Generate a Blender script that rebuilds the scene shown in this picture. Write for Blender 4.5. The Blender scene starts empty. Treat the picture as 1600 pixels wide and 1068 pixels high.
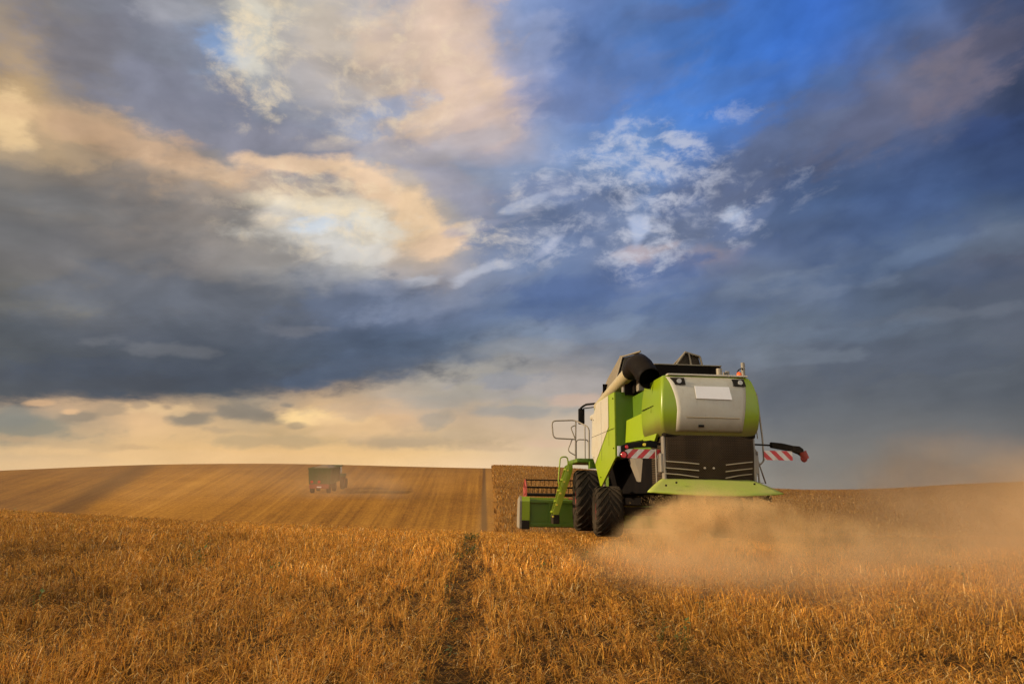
import bpy, bmesh, math, random
import numpy as np
from mathutils import Vector, Matrix
random.seed(7); rng = np.random.default_rng(11)
sc = bpy.context.scene
col = sc.collection
R = math.radians

# ------------------------------------------------------------------ camera
F = 1067.0; YH = 775.0                       # focal length in photo pixels, row of eye level
PITCH = math.atan((YH-534.0)/F)
cam = bpy.data.cameras.new('camera'); cam.sensor_width = 36; cam.lens = 36*F/1600
cam.clip_start = 0.05; cam.clip_end = 6000
camo = bpy.data.objects.new('camera', cam); col.objects.link(camo)
camo.location = (0, 0, 0); camo.rotation_euler = (math.pi/2+PITCH, 0, 0)
sc.camera = camo

# ------------------------------------------------------------------ node helpers
class V:
    """a float socket with arithmetic"""
    def __init__(s, nt, sock): s.nt = nt; s.s = sock
    def _m(s, op, *a):
        n = s.nt.nodes.new('ShaderNodeMath'); n.operation = op
        for i, v in enumerate((s,)+a):
            if isinstance(v, V): s.nt.links.new(v.s, n.inputs[i])
            else: n.inputs[i].default_value = v
        return V(s.nt, n.outputs[0])
    def __add__(s, o): return s._m('ADD', o)
    __radd__ = __add__
    def __sub__(s, o): return s._m('SUBTRACT', o)
    def __rsub__(s, o): return (s*-1)+o
    def __mul__(s, o): return s._m('MULTIPLY', o)
    __rmul__ = __mul__
    def __truediv__(s, o): return s._m('DIVIDE', o)
    def pow(s, o): return s._m('POWER', o)
    def max(s, o): return s._m('MAXIMUM', o)
    def min(s, o): return s._m('MINIMUM', o)
    def abs(s): return s._m('ABSOLUTE')
    def step(s, a, b, t0=0., t1=1.):
        n = s.nt.nodes.new('ShaderNodeMapRange'); n.interpolation_type = 'SMOOTHSTEP'
        s.nt.links.new(s.s, n.inputs[0])
        for i, v in ((1, a), (2, b), (3, t0), (4, t1)):
            if isinstance(v, V): s.nt.links.new(v.s, n.inputs[i])
            else: n.inputs[i].default_value = v
        return V(s.nt, n.outputs[0])
def setin(nt, inp, v):
    if isinstance(v, V): nt.links.new(v.s, inp)
    elif hasattr(v, 'is_linked'): nt.links.new(v, inp)
    else: inp.default_value = v
def xyz(nt, x, y, z=0.):
    n = nt.nodes.new('ShaderNodeCombineXYZ')
    for i, v in enumerate((x, y, z)): setin(nt, n.inputs[i], v)
    return n.outputs[0]
def sep(nt, vec):
    n = nt.nodes.new('ShaderNodeSeparateXYZ'); nt.links.new(vec, n.inputs[0])
    return [V(nt, n.outputs[i]) for i in range(3)]
def noise(nt, vec, scale=1., detail=4., rough=.55, dist=0., out=0):
    n = nt.nodes.new('ShaderNodeTexNoise'); nt.links.new(vec, n.inputs['Vector'])
    n.inputs['Scale'].default_value = scale; n.inputs['Detail'].default_value = detail
    n.inputs['Roughness'].default_value = rough; n.inputs['Distortion'].default_value = dist
    return V(nt, n.outputs[0]) if out == 0 else n.outputs[1]
def mix(nt, f, a, b, mode='MIX'):
    n = nt.nodes.new('ShaderNodeMix'); n.data_type = 'RGBA'; n.blend_type = mode; n.clamp_factor = True
    setin(nt, n.inputs[0], f)
    for i, v in ((6, a), (7, b)):
        if isinstance(v, (tuple, list)): n.inputs[i].default_value = (*v[:3], 1)
        else: setin(nt, n.inputs[i], v)
    return n.outputs[2]
def lin(c):
    return tuple(((v/255)/12.92 if v/255 <= .04045 else ((v/255+.055)/1.055)**2.4) for v in c)
def ramp(nt, fac, stops, interp='LINEAR'):
    n = nt.nodes.new('ShaderNodeValToRGB'); cr = n.color_ramp; cr.interpolation = interp
    while len(cr.elements) > 1: cr.elements.remove(cr.elements[-1])
    for i, (p, c) in enumerate(stops):
        e = cr.elements[0] if i == 0 else cr.elements.new(p)
        e.position = p; e.color = (*c[:3], 1)
    setin(nt, n.inputs[0], fac)
    return n.outputs[0]

# ------------------------------------------------------------------ sky
SUN_AZ, SUN_EL = R(-97), R(18)               # the sun stands low on the left
w = bpy.data.worlds.new('World'); sc.world = w; w.use_nodes = True
nt = w.node_tree; nt.nodes.clear()
out = nt.nodes.new('ShaderNodeOutputWorld'); bg = nt.nodes.new('ShaderNodeBackground')
nt.links.new(bg.outputs[0], out.inputs[0])
tc = nt.nodes.new('ShaderNodeTexCoord'); D = tc.outputs['Generated']
dx, dy, dz = sep(nt, D)
sky = nt.nodes.new('ShaderNodeTexSky'); sky.sky_type = 'NISHITA'; sky.sun_disc = False
sky.sun_elevation = SUN_EL; sky.sun_rotation = SUN_AZ; sky.air_density = 1.0; sky.dust_density = 1.0
SKYS = 0.09
az = dx._m('ARCTAN2', dy); el = dz._m('ARCSINE')
# turbulence of the cloud layer: a plane high above, so it flattens towards the horizon
pz = dz.max(0)+0.10
px_, py_ = dx/pz, dy/pz
ca, sa = math.cos(R(28)), math.sin(R(28))
u = px_*ca+py_*sa; v = py_*ca-px_*sa
plane = xyz(nt, u*0.55, v*0.95, 0.3)
shear = xyz(nt, az*1.0+el*.25, el*1.75-az*.28, .3)
warp = noise(nt, shear, 4.2, 4, .5, 0, 1)
sx, sy, sz = sep(nt, warp)
hor = el.step(0.0, .35, .22, 1.)
wx = (sx-.5)*.20*hor; wy = (sy-.5)*.12*hor
fine = noise(nt, xyz(nt, az*1.0+el*.2, el*1.9-az*.25, .0), 15.0, 5, .52, 0, 1)
fx, fy, fz = sep(nt, fine)
puff = noise(nt, xyz(nt, az*1.0+el*.2+(sx-.5)*.2, el*1.6-az*.3+(sy-.5)*.2, 2.), 22.0, 5, .5)
azw = az+wx+(fx-.5)*.05; elw = el+wy+(fy-.5)*.030*el.step(0, .2, .3, 1)

# colours of the cloud deck by direction (rows from the horizon up, columns from west to east)
ROWS = {
10: [(0,140,130,120),(100,113,113,118),(200,123,126,137),(300,148,148,156),(350,175,172,168),(400,200,190,170),(500,175,172,170),(600,160,160,172),(650,200,180,165),(700,205,180,165),(750,165,165,190),(800,140,158,198),(900,98,122,172),(1000,88,118,170),(1100,74,115,185),(1200,62,108,190),(1300,58,103,190),(1400,58,95,160),(1500,80,105,155),(1600,68,80,115)],
70: [(0,160,140,115),(100,125,120,120),(150,113,113,124),(200,123,128,143),(300,138,146,163),(360,135,158,195),(400,212,203,180),(450,190,185,170),(500,205,185,165),(600,185,175,170),(650,205,185,165),(700,210,185,165),(750,185,175,180),(800,140,155,190),(900,93,118,170),(1000,82,113,170),(1100,66,112,190),(1200,58,108,195),(1300,60,108,192),(1400,72,105,165),(1450,80,98,135),(1500,105,108,130),(1600,70,78,105)],
130: [(0,175,150,110),(100,140,130,115),(200,118,120,128),(300,123,128,144),(400,130,135,150),(500,175,170,170),(600,195,180,165),(700,208,186,165),(800,190,170,170),(850,140,150,185),(900,100,120,168),(1000,72,118,190),(1100,72,122,200),(1200,68,118,198),(1300,70,108,175),(1350,80,98,145),(1400,92,102,132),(1500,112,107,123),(1550,82,86,108),(1600,56,66,92)],
190: [(0,207,176,125),(100,178,152,115),(200,140,130,120),(300,123,123,129),(400,123,128,144),(500,138,143,158),(600,152,158,178),(650,180,165,160),(700,207,182,160),(800,192,170,165),(850,158,158,178),(900,106,136,190),(1000,115,145,192),(1100,72,122,198),(1200,72,110,180),(1300,86,105,146),(1400,97,102,128),(1450,88,97,127),(1500,66,81,118),(1600,46,60,97)],
250: [(0,150,140,125),(100,165,145,120),(200,177,151,120),(300,166,146,125),(400,148,143,138),(500,146,145,149),(600,158,158,168),(700,160,160,170),(800,138,152,182),(900,115,142,183),(1000,108,145,200),(1100,86,116,172),(1200,82,102,148),(1300,76,92,128),(1400,66,86,132),(1500,50,76,127),(1600,42,66,117)],
300: [(0,113,110,108),(100,123,118,113),(200,145,130,115),(300,172,152,130),(400,188,167,140),(450,198,182,155),(550,210,184,150),(650,184,168,150),(700,150,150,160),(800,128,143,173),(900,106,122,158),(1000,118,145,190),(1050,104,126,172),(1100,86,106,152),(1200,71,92,138),(1300,62,87,138),(1400,57,87,142),(1500,52,82,133),(1600,56,76,117)],
350: [(0,103,103,103),(100,113,111,113),(200,123,118,116),(300,143,136,130),(400,165,158,150),(450,190,185,175),(500,185,185,180),(600,202,191,170),(650,225,198,155),(700,220,193,155),(750,167,162,160),(800,118,133,163),(900,110,125,162),(950,105,122,155),(1000,132,150,185),(1050,106,122,153),(1100,97,112,143),(1200,78,98,138),(1300,72,97,142),(1400,67,92,137),(1500,67,87,123),(1600,80,95,118)],
400: [(0,103,100,98),(100,113,110,110),(200,116,114,116),(300,128,123,123),(400,150,145,140),(500,168,166,166),(600,198,190,175),(650,215,190,160),(700,190,175,160),(750,150,155,175),(800,118,133,163),(850,132,148,180),(900,111,127,158),(1000,138,142,162),(1050,107,118,148),(1100,125,121,138),(1150,92,107,143),(1200,78,97,138),(1300,77,97,138),(1400,82,102,133),(1500,82,92,118),(1600,82,87,108)],
460: [(0,103,101,96),(100,113,110,106),(200,110,108,106),(300,103,106,113),(400,98,103,113),(500,103,110,126),(600,108,118,143),(700,112,122,148),(800,97,115,148),(900,81,101,142),(1000,87,107,148),(1100,97,112,143),(1200,102,115,138),(1300,87,105,137),(1400,82,95,118),(1500,77,86,106),(1600,77,86,103)],
510: [(0,86,90,96),(200,88,92,102),(300,85,91,102),(400,86,92,105),(500,84,94,112),(600,81,94,117),(700,86,101,126),(800,107,122,147),(900,103,120,148),(1000,98,113,138),(1100,93,108,133),(1200,98,113,133),(1300,90,103,123),(1400,82,96,116),(1500,86,96,113),(1600,83,90,106)],
560: [(0,83,86,90),(200,79,83,92),(300,76,82,94),(400,76,84,96),(500,74,84,100),(600,78,90,110),(700,97,112,132),(800,123,133,148),(900,123,133,153),(1000,108,120,140),(1100,103,116,136),(1200,103,113,128),(1300,88,96,113),(1400,83,90,106),(1500,83,90,103),(1600,80,86,98)],
600: [(0,82,85,88),(100,77,81,87),(200,76,81,88),(300,78,84,92),(400,84,90,98),(500,92,98,106),(600,115,118,122),(700,142,140,138),(800,150,148,148),(900,150,148,150),(1000,130,135,145),(1200,93,100,113),(1300,83,90,103),(1400,88,93,103),(1600,80,86,96)],
# below the shelf edge
625: [(0,195,168,130),(100,188,162,125),(200,198,172,130),(300,186,166,132),(400,195,175,138),(450,205,180,140),(500,215,185,135),(600,178,163,142),(700,167,160,147),(800,167,160,148),(900,170,160,148),(1200,93,98,110),(1300,93,98,108),(1600,83,88,98)],
650: [(0,155,144,125),(50,142,136,125),(100,155,143,120),(150,195,170,130),(200,225,190,135),(300,190,165,125),(380,165,148,120),(450,210,182,130),(480,243,207,142),(550,218,187,135),(600,205,175,130),(700,185,165,135),(800,187,170,145),(900,187,172,150),(1000,160,155,145),(1200,98,102,110),(1300,103,106,110),(1600,93,96,102)],
680: [(0,142,136,122),(100,142,134,118),(200,205,178,130),(300,217,187,130),(400,190,168,122),(500,186,165,120),(560,212,182,125),(600,186,164,125),(700,190,170,130),(800,207,184,148),(900,202,184,155),(1000,170,162,148),(1200,116,116,116),(1300,108,108,110),(1600,103,102,103)],
705: [(0,195,170,122),(100,207,180,130),(200,217,187,130),(300,220,188,128),(500,224,192,130),(600,227,194,132),(700,217,190,135),(800,214,192,150),(900,207,190,155),(1000,175,168,150),(1200,123,120,116),(1600,110,106,103)],
740: [(0,217,190,140),(300,228,198,142),(600,237,207,150),(800,227,202,160),(900,207,192,160),(1000,180,172,152),(1200,130,126,120),(1600,115,110,104)],
790: [(0,217,190,140),(300,228,198,142),(600,237,207,150),(800,227,202,160),(900,207,192,160),(1000,185,176,154),(1200,148,140,128),(1600,130,122,112)],
}
RK = sorted(ROWS)
cp_, sp_ = math.cos(PITCH), math.sin(PITCH)
def row_col(k, x):
    r = ROWS[k]; py_row = k
    c_ = [float(np.interp(x, [q[0] for q in r], [q[i] for q in r])) for i in (1, 2, 3)]
    wm = min(max((c_[0]-c_[2]-15)/60, 0), 1)
    if py_row > 240 and x > 1050:
        k_ = .20*min(1, (x-1050)/150); g_ = sum(c_)/3; c_ = [v_*(1-k_)+g_*k_ for v_ in c_]
    lo_ = 1. if py_row >= 620 else 0.
    return [c_[0]+(1+5*lo_)*wm, c_[1]-(2+.5*lo_)*wm, c_[2]+2*wm]
def table(px, py):
    py = min(max(py, RK[0]), RK[-1])
    for a, b in zip(RK, RK[1:]):
        if a <= py <= b:
            t = (py-a)/(b-a); A, B = row_col(a, px), row_col(b, px)
            return [A[i]*(1-t)+B[i]*t for i in range(3)]
def dir_to_px(a, e):
    x, y, z = math.sin(a)*math.cos(e), math.cos(a)*math.cos(e), math.sin(e)
    d_, h_ = y*cp_+z*sp_, -y*sp_+z*cp_
    return 800+F*x/d_, 534-F*h_/d_
AZ0, AZ1, NA = R(-43), R(43), 32
def sky_ramp(e):
    st = []
    for j in range(NA):
        a = AZ0+(AZ1-AZ0)*j/(NA-1)
        x, y = dir_to_px(a, e)
        st.append((j/(NA-1), lin(table(min(max(x, 0), 1600), y))))
    return st
azn = (azw-AZ0)/(AZ1-AZ0)
# elevation of each row where it crosses the middle of the view
ups = [R(d) for d in (9.0, 11.2, 13.5, 16, 18.5, 21, 23.7, 26.5, 29.5, 33, 37, 41)]
lows = [R(d) for d in (-1, .5, 1.9, 3.4, 4.9, 6.4, 7.8)]
def stack(els, colf):
    c = colf(els[0])
    for a, b in zip(els, els[1:]):
        n = nt.nodes.new('ShaderNodeMapRange'); nt.links.new(elw.s, n.inputs[0])
        n.inputs[1].default_value = a; n.inputs[2].default_value = b
        c = mix(nt, V(nt, n.outputs[0]), c, colf(b))
    return c
lower = stack(lows, lambda e: ramp(nt, azn, sky_ramp(e)))
upper = stack([R(8.0)]+ups, lambda e: ramp(nt, azn, sky_ramp(max(e, R(8.9))) if e > R(8.5) else [(p, c) for p, c in sky_ramp(R(9.0))]))
# ragged lower edge of the dark shelf cloud
soft_gain = 1.5
edge_px = [(0,621),(100,625),(200,627),(300,621),(400,611),(450,606),(500,600),(600,592),(700,575),(800,560),(1600,585)]
st = []
for j in range(24):
    a = AZ0+(AZ1-AZ0)*j/23
    x = 800+F*math.tan(a)*cp_; y = np.interp(x, [q[0] for q in edge_px], [q[1] for q in edge_px])
    for _ in range(3):
        d_ = cp_-(534-y)/F*sp_; x = 800+F*math.tan(a)*d_; y = np.interp(x, [q[0] for q in edge_px], [q[1] for q in edge_px])
    b = (534-y)/F; e = math.atan2(sp_+b*cp_, math.hypot((x-800)/F, cp_-b*sp_))
    st.append((j/23, (e/R(20),)*3))
er = nt.nodes.new('ShaderNodeSeparateColor'); nt.links.new(ramp(nt, (az-AZ0)/(AZ1-AZ0), st), er.inputs[0])
edge = V(nt, er.outputs[0])*R(20)
soft = az.step(R(-14), R(4), R(.65), R(4.5))
en = noise(nt, xyz(nt, az*2.2, el*7), 6, 5, .62)
q = el-edge+(en-.5)*R(2.8)
shelf = q.step(soft*-1, soft)
deck = mix(nt, shelf, lower, upper)


# single cloud masses: photo position, spread, tilt (degrees, down to the right), colour, strength
CLOUDS = [
(200,110,150,95,0,(120,120,132),.5),(330,190,240,60,20,(124,126,142),.7),(355,70,42,28,20,(132,160,202),.8),(120,60,60,60,0,(116,114,122),.5),
(290,20,60,22,0,(165,165,172),.6),(400,55,45,60,0,(216,210,194),.7),(540,50,70,50,0,(207,191,170),.5),(585,82,40,14,-15,(222,202,172),.5),
(670,65,100,85,0,(216,190,168),.6),(500,130,60,25,20,(180,175,175),.5),(730,130,70,55,0,(212,186,166),.6),(700,168,100,20,-25,(219,192,166),.75),(610,168,60,20,-20,(150,164,194),.7),(760,190,60,40,0,(205,182,168),.5),
(530,222,34,10,-10,(222,202,174),.6),(440,215,130,28,6,(134,134,148),.7),(720,225,70,16,-15,(170,165,172),.6),
(15,190,45,45,0,(232,200,150),.85),(110,192,130,34,12,(204,170,130),.7),(240,228,140,28,14,(196,163,130),.75),(360,275,120,22,10,(212,180,146),.75),(480,262,100,18,4,(226,194,158),.85),(590,292,70,28,32,(232,200,164),.85),(650,345,52,38,38,(240,208,168),.9),(690,382,65,20,-15,(232,200,166),.85),
(400,310,110,28,0,(160,150,142),.6),(470,350,100,28,0,(212,206,196),.7),(500,322,110,14,4,(232,218,190),.6),(600,360,50,24,0,(228,222,208),.85),(490,354,44,14,0,(200,214,230),.6),(540,392,90,22,5,(208,204,198),.65),(420,345,30,12,0,(215,200,178),.6),
(100,290,190,40,0,(114,113,113),.6),(250,332,170,38,5,(119,118,119),.55),(120,370,180,30,6,(106,105,106),.5),(400,400,120,22,0,(144,138,134),.5),
(700,285,100,30,32,(152,150,164),.7),(745,320,50,20,20,(140,142,160),.6),(640,240,70,18,10,(165,158,160),.6),
(70,478,90,16,2,(122,119,112),.6),(350,470,260,40,0,(99,104,115),.6),(250,545,90,13,6,(106,108,114),.7),(470,512,55,10,0,(114,117,127),.7),(350,590,340,26,-2,(74,80,93),.8),(120,602,170,20,0,(76,79,87),.7),(620,562,180,26,-12,(82,94,115),.7),(580,482,130,34,0,(92,104,128),.6),
(700,465,160,20,-15,(127,137,160),.6),(745,424,54,9,-14,(186,190,204),.6),(660,438,30,8,-10,(184,186,196),.7),(600,450,60,12,0,(120,128,148),.5),
(840,352,85,26,-12,(108,121,150),.8),(790,372,60,18,-10,(118,130,158),.6),(905,350,55,34,0,(98,114,148),.85),(935,330,60,22,-25,(104,119,152),.8),(840,300,70,16,-10,(125,135,165),.5),
(825,320,46,7,-22,(180,188,210),.55),(862,386,30,8,-30,(180,186,208),.5),(760,355,60,8,-15,(160,162,182),.5),
(1090,340,85,45,-20,(98,109,136),.85),(1065,305,60,30,-30,(97,112,148),.7),(1150,336,20,22,0,(170,184,210),.85),(1160,345,60,20,-30,(105,122,160),.6),
(1000,396,46,12,-12,(196,176,172),.55),(995,360,16,26,0,(172,184,212),.8),(1100,402,60,18,-8,(134,126,138),.6),
(1500,110,120,55,-35,(116,109,124),.75),(1430,150,60,30,-35,(118,112,125),.5),(1350,185,150,55,-35,(98,102,126),.75),(1200,245,140,50,-35,(98,109,139),.75),(1570,60,60,60,-30,(74,82,110),.6),(1300,140,60,30,-30,(86,104,148),.6),(1310,120,40,20,0,(80,108,160),.5),
(1060,20,70,18,0,(88,106,150),.5),(1290,130,30,16,0,(82,108,158),.6),(1130,130,90,22,-20,(84,118,178),.4),(960,110,120,45,-10,(98,120,168),.55),(900,150,90,30,-10,(106,124,168),.6),(830,60,60,50,0,(150,160,192),.5),
(1500,262,160,48,-22,(58,75,112),.6),(1390,335,130,48,-20,(68,88,128),.55),(1565,372,90,26,-15,(93,104,122),.65),(1540,200,60,30,-20,(56,76,124),.5),
(950,440,180,22,-12,(82,102,144),.75),(850,478,100,15,-8,(80,100,140),.6),(1240,452,130,24,-10,(114,126,147),.6),(900,520,120,18,-5,(124,138,160),.6),(820,545,90,14,0,(144,149,158),.6),(1150,480,110,16,-10,(86,102,132),.5),(1000,470,90,12,-14,(112,126,152),.5),
(1330,430,130,16,-12,(76,94,126),.5),(1420,400,90,14,-14,(100,116,142),.5),(1400,560,200,40,0,(80,88,104),.45),(1480,492,130,13,-5,(104,110,122),.5),(1300,520,120,16,-6,(100,112,130),.5),(1500,440,110,18,-8,(74,86,110),.5),(1250,560,100,12,-4,(110,118,130),.5),(1500,600,120,14,-4,(94,99,108),.5),
(850,602,120,26,0,(168,161,160),.6),(893,622,34,12,0,(198,172,152),.7),(800,645,90,9,-3,(140,146,150),.5),(790,590,60,16,-6,(130,136,148),.5),
(60,668,95,24,4,(138,133,118),.85),(20,652,40,22,0,(132,130,122),.8),(122,650,30,10,0,(145,132,114),.8),(165,640,26,7,0,(160,142,118),.6),(300,654,34,11,0,(140,129,113),.9),(385,638,55,16,0,(138,129,116),.85),(400,650,40,12,0,(136,126,112),.8),(440,655,30,7,0,(160,144,118),.7),
(430,688,100,11,0,(184,161,122),.85),(640,691,120,11,0,(178,157,126),.85),(560,672,100,14,0,(222,188,140),.7),(680,652,24,14,0,(152,145,134),.6),(740,680,60,10,0,(190,168,136),.6),(850,690,46,8,0,(212,182,154),.6),(250,640,60,10,0,(228,196,146),.6),
(478,648,36,14,0,(250,216,152),.9),(520,655,50,12,0,(232,198,146),.7),(600,640,80,14,-4,(196,172,142),.6),(700,625,90,12,-6,(164,156,146),.6),(300,712,250,8,0,(228,192,138),.6),
(210,700,30,5,0,(196,166,124),.6),(260,636,16,7,0,(168,146,120),.8),(215,634,14,6,0,(170,148,122),.7),(345,672,26,6,0,(176,154,122),.6),(470,662,18,6,0,(160,142,116),.7),(455,630,14,5,0,(140,130,118),.8),(60,628,24,6,0,(214,176,132),.7),(110,640,18,6,0,(226,186,138),.7),(760,700,50,6,0,(190,166,134),.6),(20,690,60,8,0,(190,162,124),.6)]
ends = [fx, fy, fz, puff]
q4 = noise(nt, xyz(nt, az*1.0+el*.3, el*2.3-az*.35, 5.), 12.0, 6, .62, 0, 1); gx1, gx2, gx3 = sep(nt, q4)
rag = [(gx1+fx)*.5, (gx2+fy)*.5, (gx3+puff)*.5]
pos = xyz(nt, az+(sx-.5)*.035+(fx-.5)*.03, el+(sy-.5)*.022+(fy-.5)*.018, 0.)
def px_to_ae(px, py):
    a, b = (px-800)/F, (534-py)/F
    X_, Y_, Z_ = a, cp_-b*sp_, sp_+b*cp_
    return math.atan2(X_, Y_), math.atan2(Z_, math.hypot(X_, Y_))
for i, (px, py, rx, ry, tl, cc_, op) in enumerate(CLOUDS):
    a0, e0 = px_to_ae(px, py)
    a1, e1 = px_to_ae(px+rx*math.cos(R(tl)), py+rx*math.sin(R(tl))); a2, e2 = px_to_ae(px-ry*math.sin(R(tl)), py+ry*math.cos(R(tl)))
    # chained to the previous cloud so that the shader compiler works through them one after the other
    ch_ = nt.nodes.new('ShaderNodeVectorMath'); ch_.operation = 'MULTIPLY_ADD'; nt.links.new(deck, ch_.inputs[0]); ch_.inputs[1].default_value = (1e-8,)*3; nt.links.new(pos, ch_.inputs[2])
    mp = nt.nodes.new('ShaderNodeMapping'); mp.vector_type = 'TEXTURE'; nt.links.new(ch_.outputs[0], mp.inputs[0])
    mp.inputs['Location'].default_value = (a0, e0, 0); mp.inputs['Rotation'].default_value = (0, 0, math.atan2(e1-e0, a1-a0))
    k_ = 1.25
    mp.inputs['Scale'].default_value = (math.hypot(a1-a0, e1-e0)*k_, math.hypot(a2-a0, e2-e0)*k_, 1)
    ln_ = nt.nodes.new('ShaderNodeVectorMath'); ln_.operation = 'LENGTH'; nt.links.new(mp.outputs[0], ln_.inputs[0])
    small = min(1, 40/ry)
    dd = V(nt, ln_.outputs['Value'])+(rag[i % 3]-.5)*3.2
    wm = min(max((cc_[0]-cc_[2]-15)/60, 0), 1)
    deck = mix(nt, dd.step(1.08, .35+.15*(1-small))*op, deck, lin((cc_[0]+(3*wm if py > 620 else 0), cc_[1]-1*wm, cc_[2])))

# soft relief of the clouds: lit on the side that faces the sun, shaded on the other
def relief(vec_scale, scale, det, off):
    gu, gv = az+el*.3+wx*.5, el*1.9-az*.35+wy*.5
    a = noise(nt, xyz(nt, gu*vec_scale[0], gv*vec_scale[1], .7), scale, det, .50, .15)
    b = noise(nt, xyz(nt, gu*vec_scale[0]-off, gv*vec_scale[1]-off*.5, .7), scale, det, .50, .15)
    return a, (a-b)
n1, r1 = relief((1., 1.), 4.6, 5, .035)
hi = el.step(R(1), R(14), .25, 1.)
lum = 1.07+((n1-.5)*.40+r1*1.3+(puff-.5)*.18)*hi
lo_n = noise(nt, xyz(nt, az*1.3, el*6.5, 2.), 9, 5, .6)
lum = lum+(lo_n-.5)*.14*el.step(R(9), R(14), 1., .35)
lum = lum.max(.5).min(1.7)
lumc = xyz(nt, lum, lum, lum)
deck = mix(nt, 1.0, deck, lumc, 'MULTIPLY')

# patches of bright broken cloud (direction of each patch, spread)
def dirpatch(px, py, rx, ry, tilt=0.):
    a, b = (px-800)/F, (534-py)/F
    X, Y, Z = a, cp_-b*sp_, sp_+b*cp_
    a0, e0 = math.atan2(X, Y), math.atan2(Z, math.hypot(X, Y))
    s_ = math.cos(e0)*F*1.08; ct, st_ = math.cos(tilt), math.sin(tilt)
    A = (azw-a0)*(F/rx); B = (elw-e0)*(F/ry)
    p, q_ = A*ct+B*st_, B*ct-A*st_
    return (p*p+q_*q_).step(0., 1., 1., 0.)
curd = noise(nt, xyz(nt, az*1.15+sx*.10, el*1.9+sy*.10, 4.), 21, 7, .64, .2)
m = None
for pt, gain in (((1000,260,190,125,.5), 1.1), ((1155,340,80,65,0), .85), ((985,380,95,80,0), .95), ((830,390,170,55,.4), .8), ((870,310,140,55,.3), .8), ((1230,300,120,60,.4), .35), ((405,85,100,120,0), .9), ((500,330,220,90,0), .75), ((600,110,240,150,0), .55), ((1090,195,150,30,0), .5)):
    q_ = dirpatch(*pt)*gain
    m = q_ if m is None else m.max(q_)
cm = (curd+m*.15).step(.53, .80)*m.min(1.)
warmth = az.step(R(-6), R(4))
white = mix(nt, warmth, lin((250, 228, 190)), lin((205, 208, 222)))
deck = mix(nt, cm*.68, deck, white)
# away from the photographed part: cloud over physical sky, brightened behind as added fill
gn = noise(nt, plane, 1.0, 6, .55)
nish = nt.nodes.new('ShaderNodeVectorMath'); nish.operation = 'SCALE'; nt.links.new(sky.outputs[0], nish.inputs[0]); nish.inputs['Scale'].default_value = SKYS
back_fill = dy.step(-.9, .1, 2.1, .55)*gn.step(.3, .7, .8, 1.2)
rest = mix(nt, gn.step(.30, .55), nish.outputs[0], (.62, .57, .50))
rest = mix(nt, 1.0, rest, xyz(nt, back_fill, back_fill, back_fill), 'MULTIPLY')
side = az.abs().step(R(41), R(60), 1., 0.)*el.step(R(38), R(55), 1., 0.)
full = mix(nt, side, rest, deck)
# the blue of the gaps comes from the physical sky as well
full = mix(nt, .03, full, nish.outputs[0])
nt.links.new(full, bg.inputs[0]); bg.inputs[1].default_value = 1.0

sun = bpy.data.lights.new('sun', 'SUN'); sun.energy = 5.0; sun.angle = R(.6); sun.color = (1, .78, .50)
suno = bpy.data.objects.new('sun', sun); col.objects.link(suno)
sd = Vector((math.sin(SUN_AZ)*math.cos(SUN_EL), math.cos(SUN_AZ)*math.cos(SUN_EL), math.sin(SUN_EL)))
suno.rotation_euler = sd.to_track_quat('Z', 'Y').to_euler(); suno.location = (-60, 0, 40)

# ------------------------------------------------------------------ terrain
def smooth(t): t = np.clip(t, 0, 1); return t*t*(3-2*t)
_lat = rng.random((64, 64, 4))
def vnoise(x, y, s, ch=0):
    x = np.asarray(x, float)/s+13.7; y = np.asarray(y, float)/s+5.3
    xi, yi = np.floor(x).astype(int), np.floor(y).astype(int)
    fx_, fy_ = smooth(x-xi), smooth(y-yi)
    L = _lat[..., ch]; g = lambda a, b: L[a % 64, b % 64]
    return (g(xi, yi)*(1-fx_)+g(xi+1, yi)*fx_)*(1-fy_)+(g(xi, yi+1)*(1-fx_)+g(xi+1, yi+1)*fx_)*fy_
NY = [-60, 0, 6, 12, 18, 22, 26, 30, 36, 42, 50, 60, 400]
NZ = [-2.2, -1.62, -1.46, -1.28, -1.17, -1.24, -1.43, -1.72, -2.3, -2.8, -3.1, -3.2, -3.2]
RX = [-400, -240, -160, -127, -106, -87, -56, -8, 11, 26, 40, 64, 96, 127, 200, 400]
RZ = [2., 4.2, 5.6, 6.3, 7.3, 8.3, 8.6, 7.3, 7.1, 5.4, 3.2, .9, 1.2, 3.2, 4, 4]
def H(x, y):
    x = np.asarray(x, float); y = np.asarray(y, float)
    ks = np.linspace(-3, 3, 9)
    near = sum(np.interp(y+k, NY, NZ) for k in ks)/9
    ax = np.clip(-x, 0, 40)
    tilt = .026*ax+.0009*np.minimum(ax, 28)**2-.008*np.clip(x, 0, 30)
    near = near+tilt*(1-smooth((y-34)/26))
    rx = sum(np.interp(x+k*4, RX, RZ) for k in ks)/9
    t = (y-46)/122
    s_ = np.where(t < 0, 0, np.where(t < .12, t*t/.24, t-.06))
    s_ = np.where(t > .85, .79+(1-np.exp(-np.maximum(t-.85, 0)*6))*.165, s_)
    fall = np.clip(y-178, 0, None); fall = fall*fall*.0009
    far = (rx+3.2)*s_/.95-np.minimum(fall, 60)
    far = np.where(y > 46, far, 0)
    return near+far
def hz(x, y): return float(H(x, y))

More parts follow.
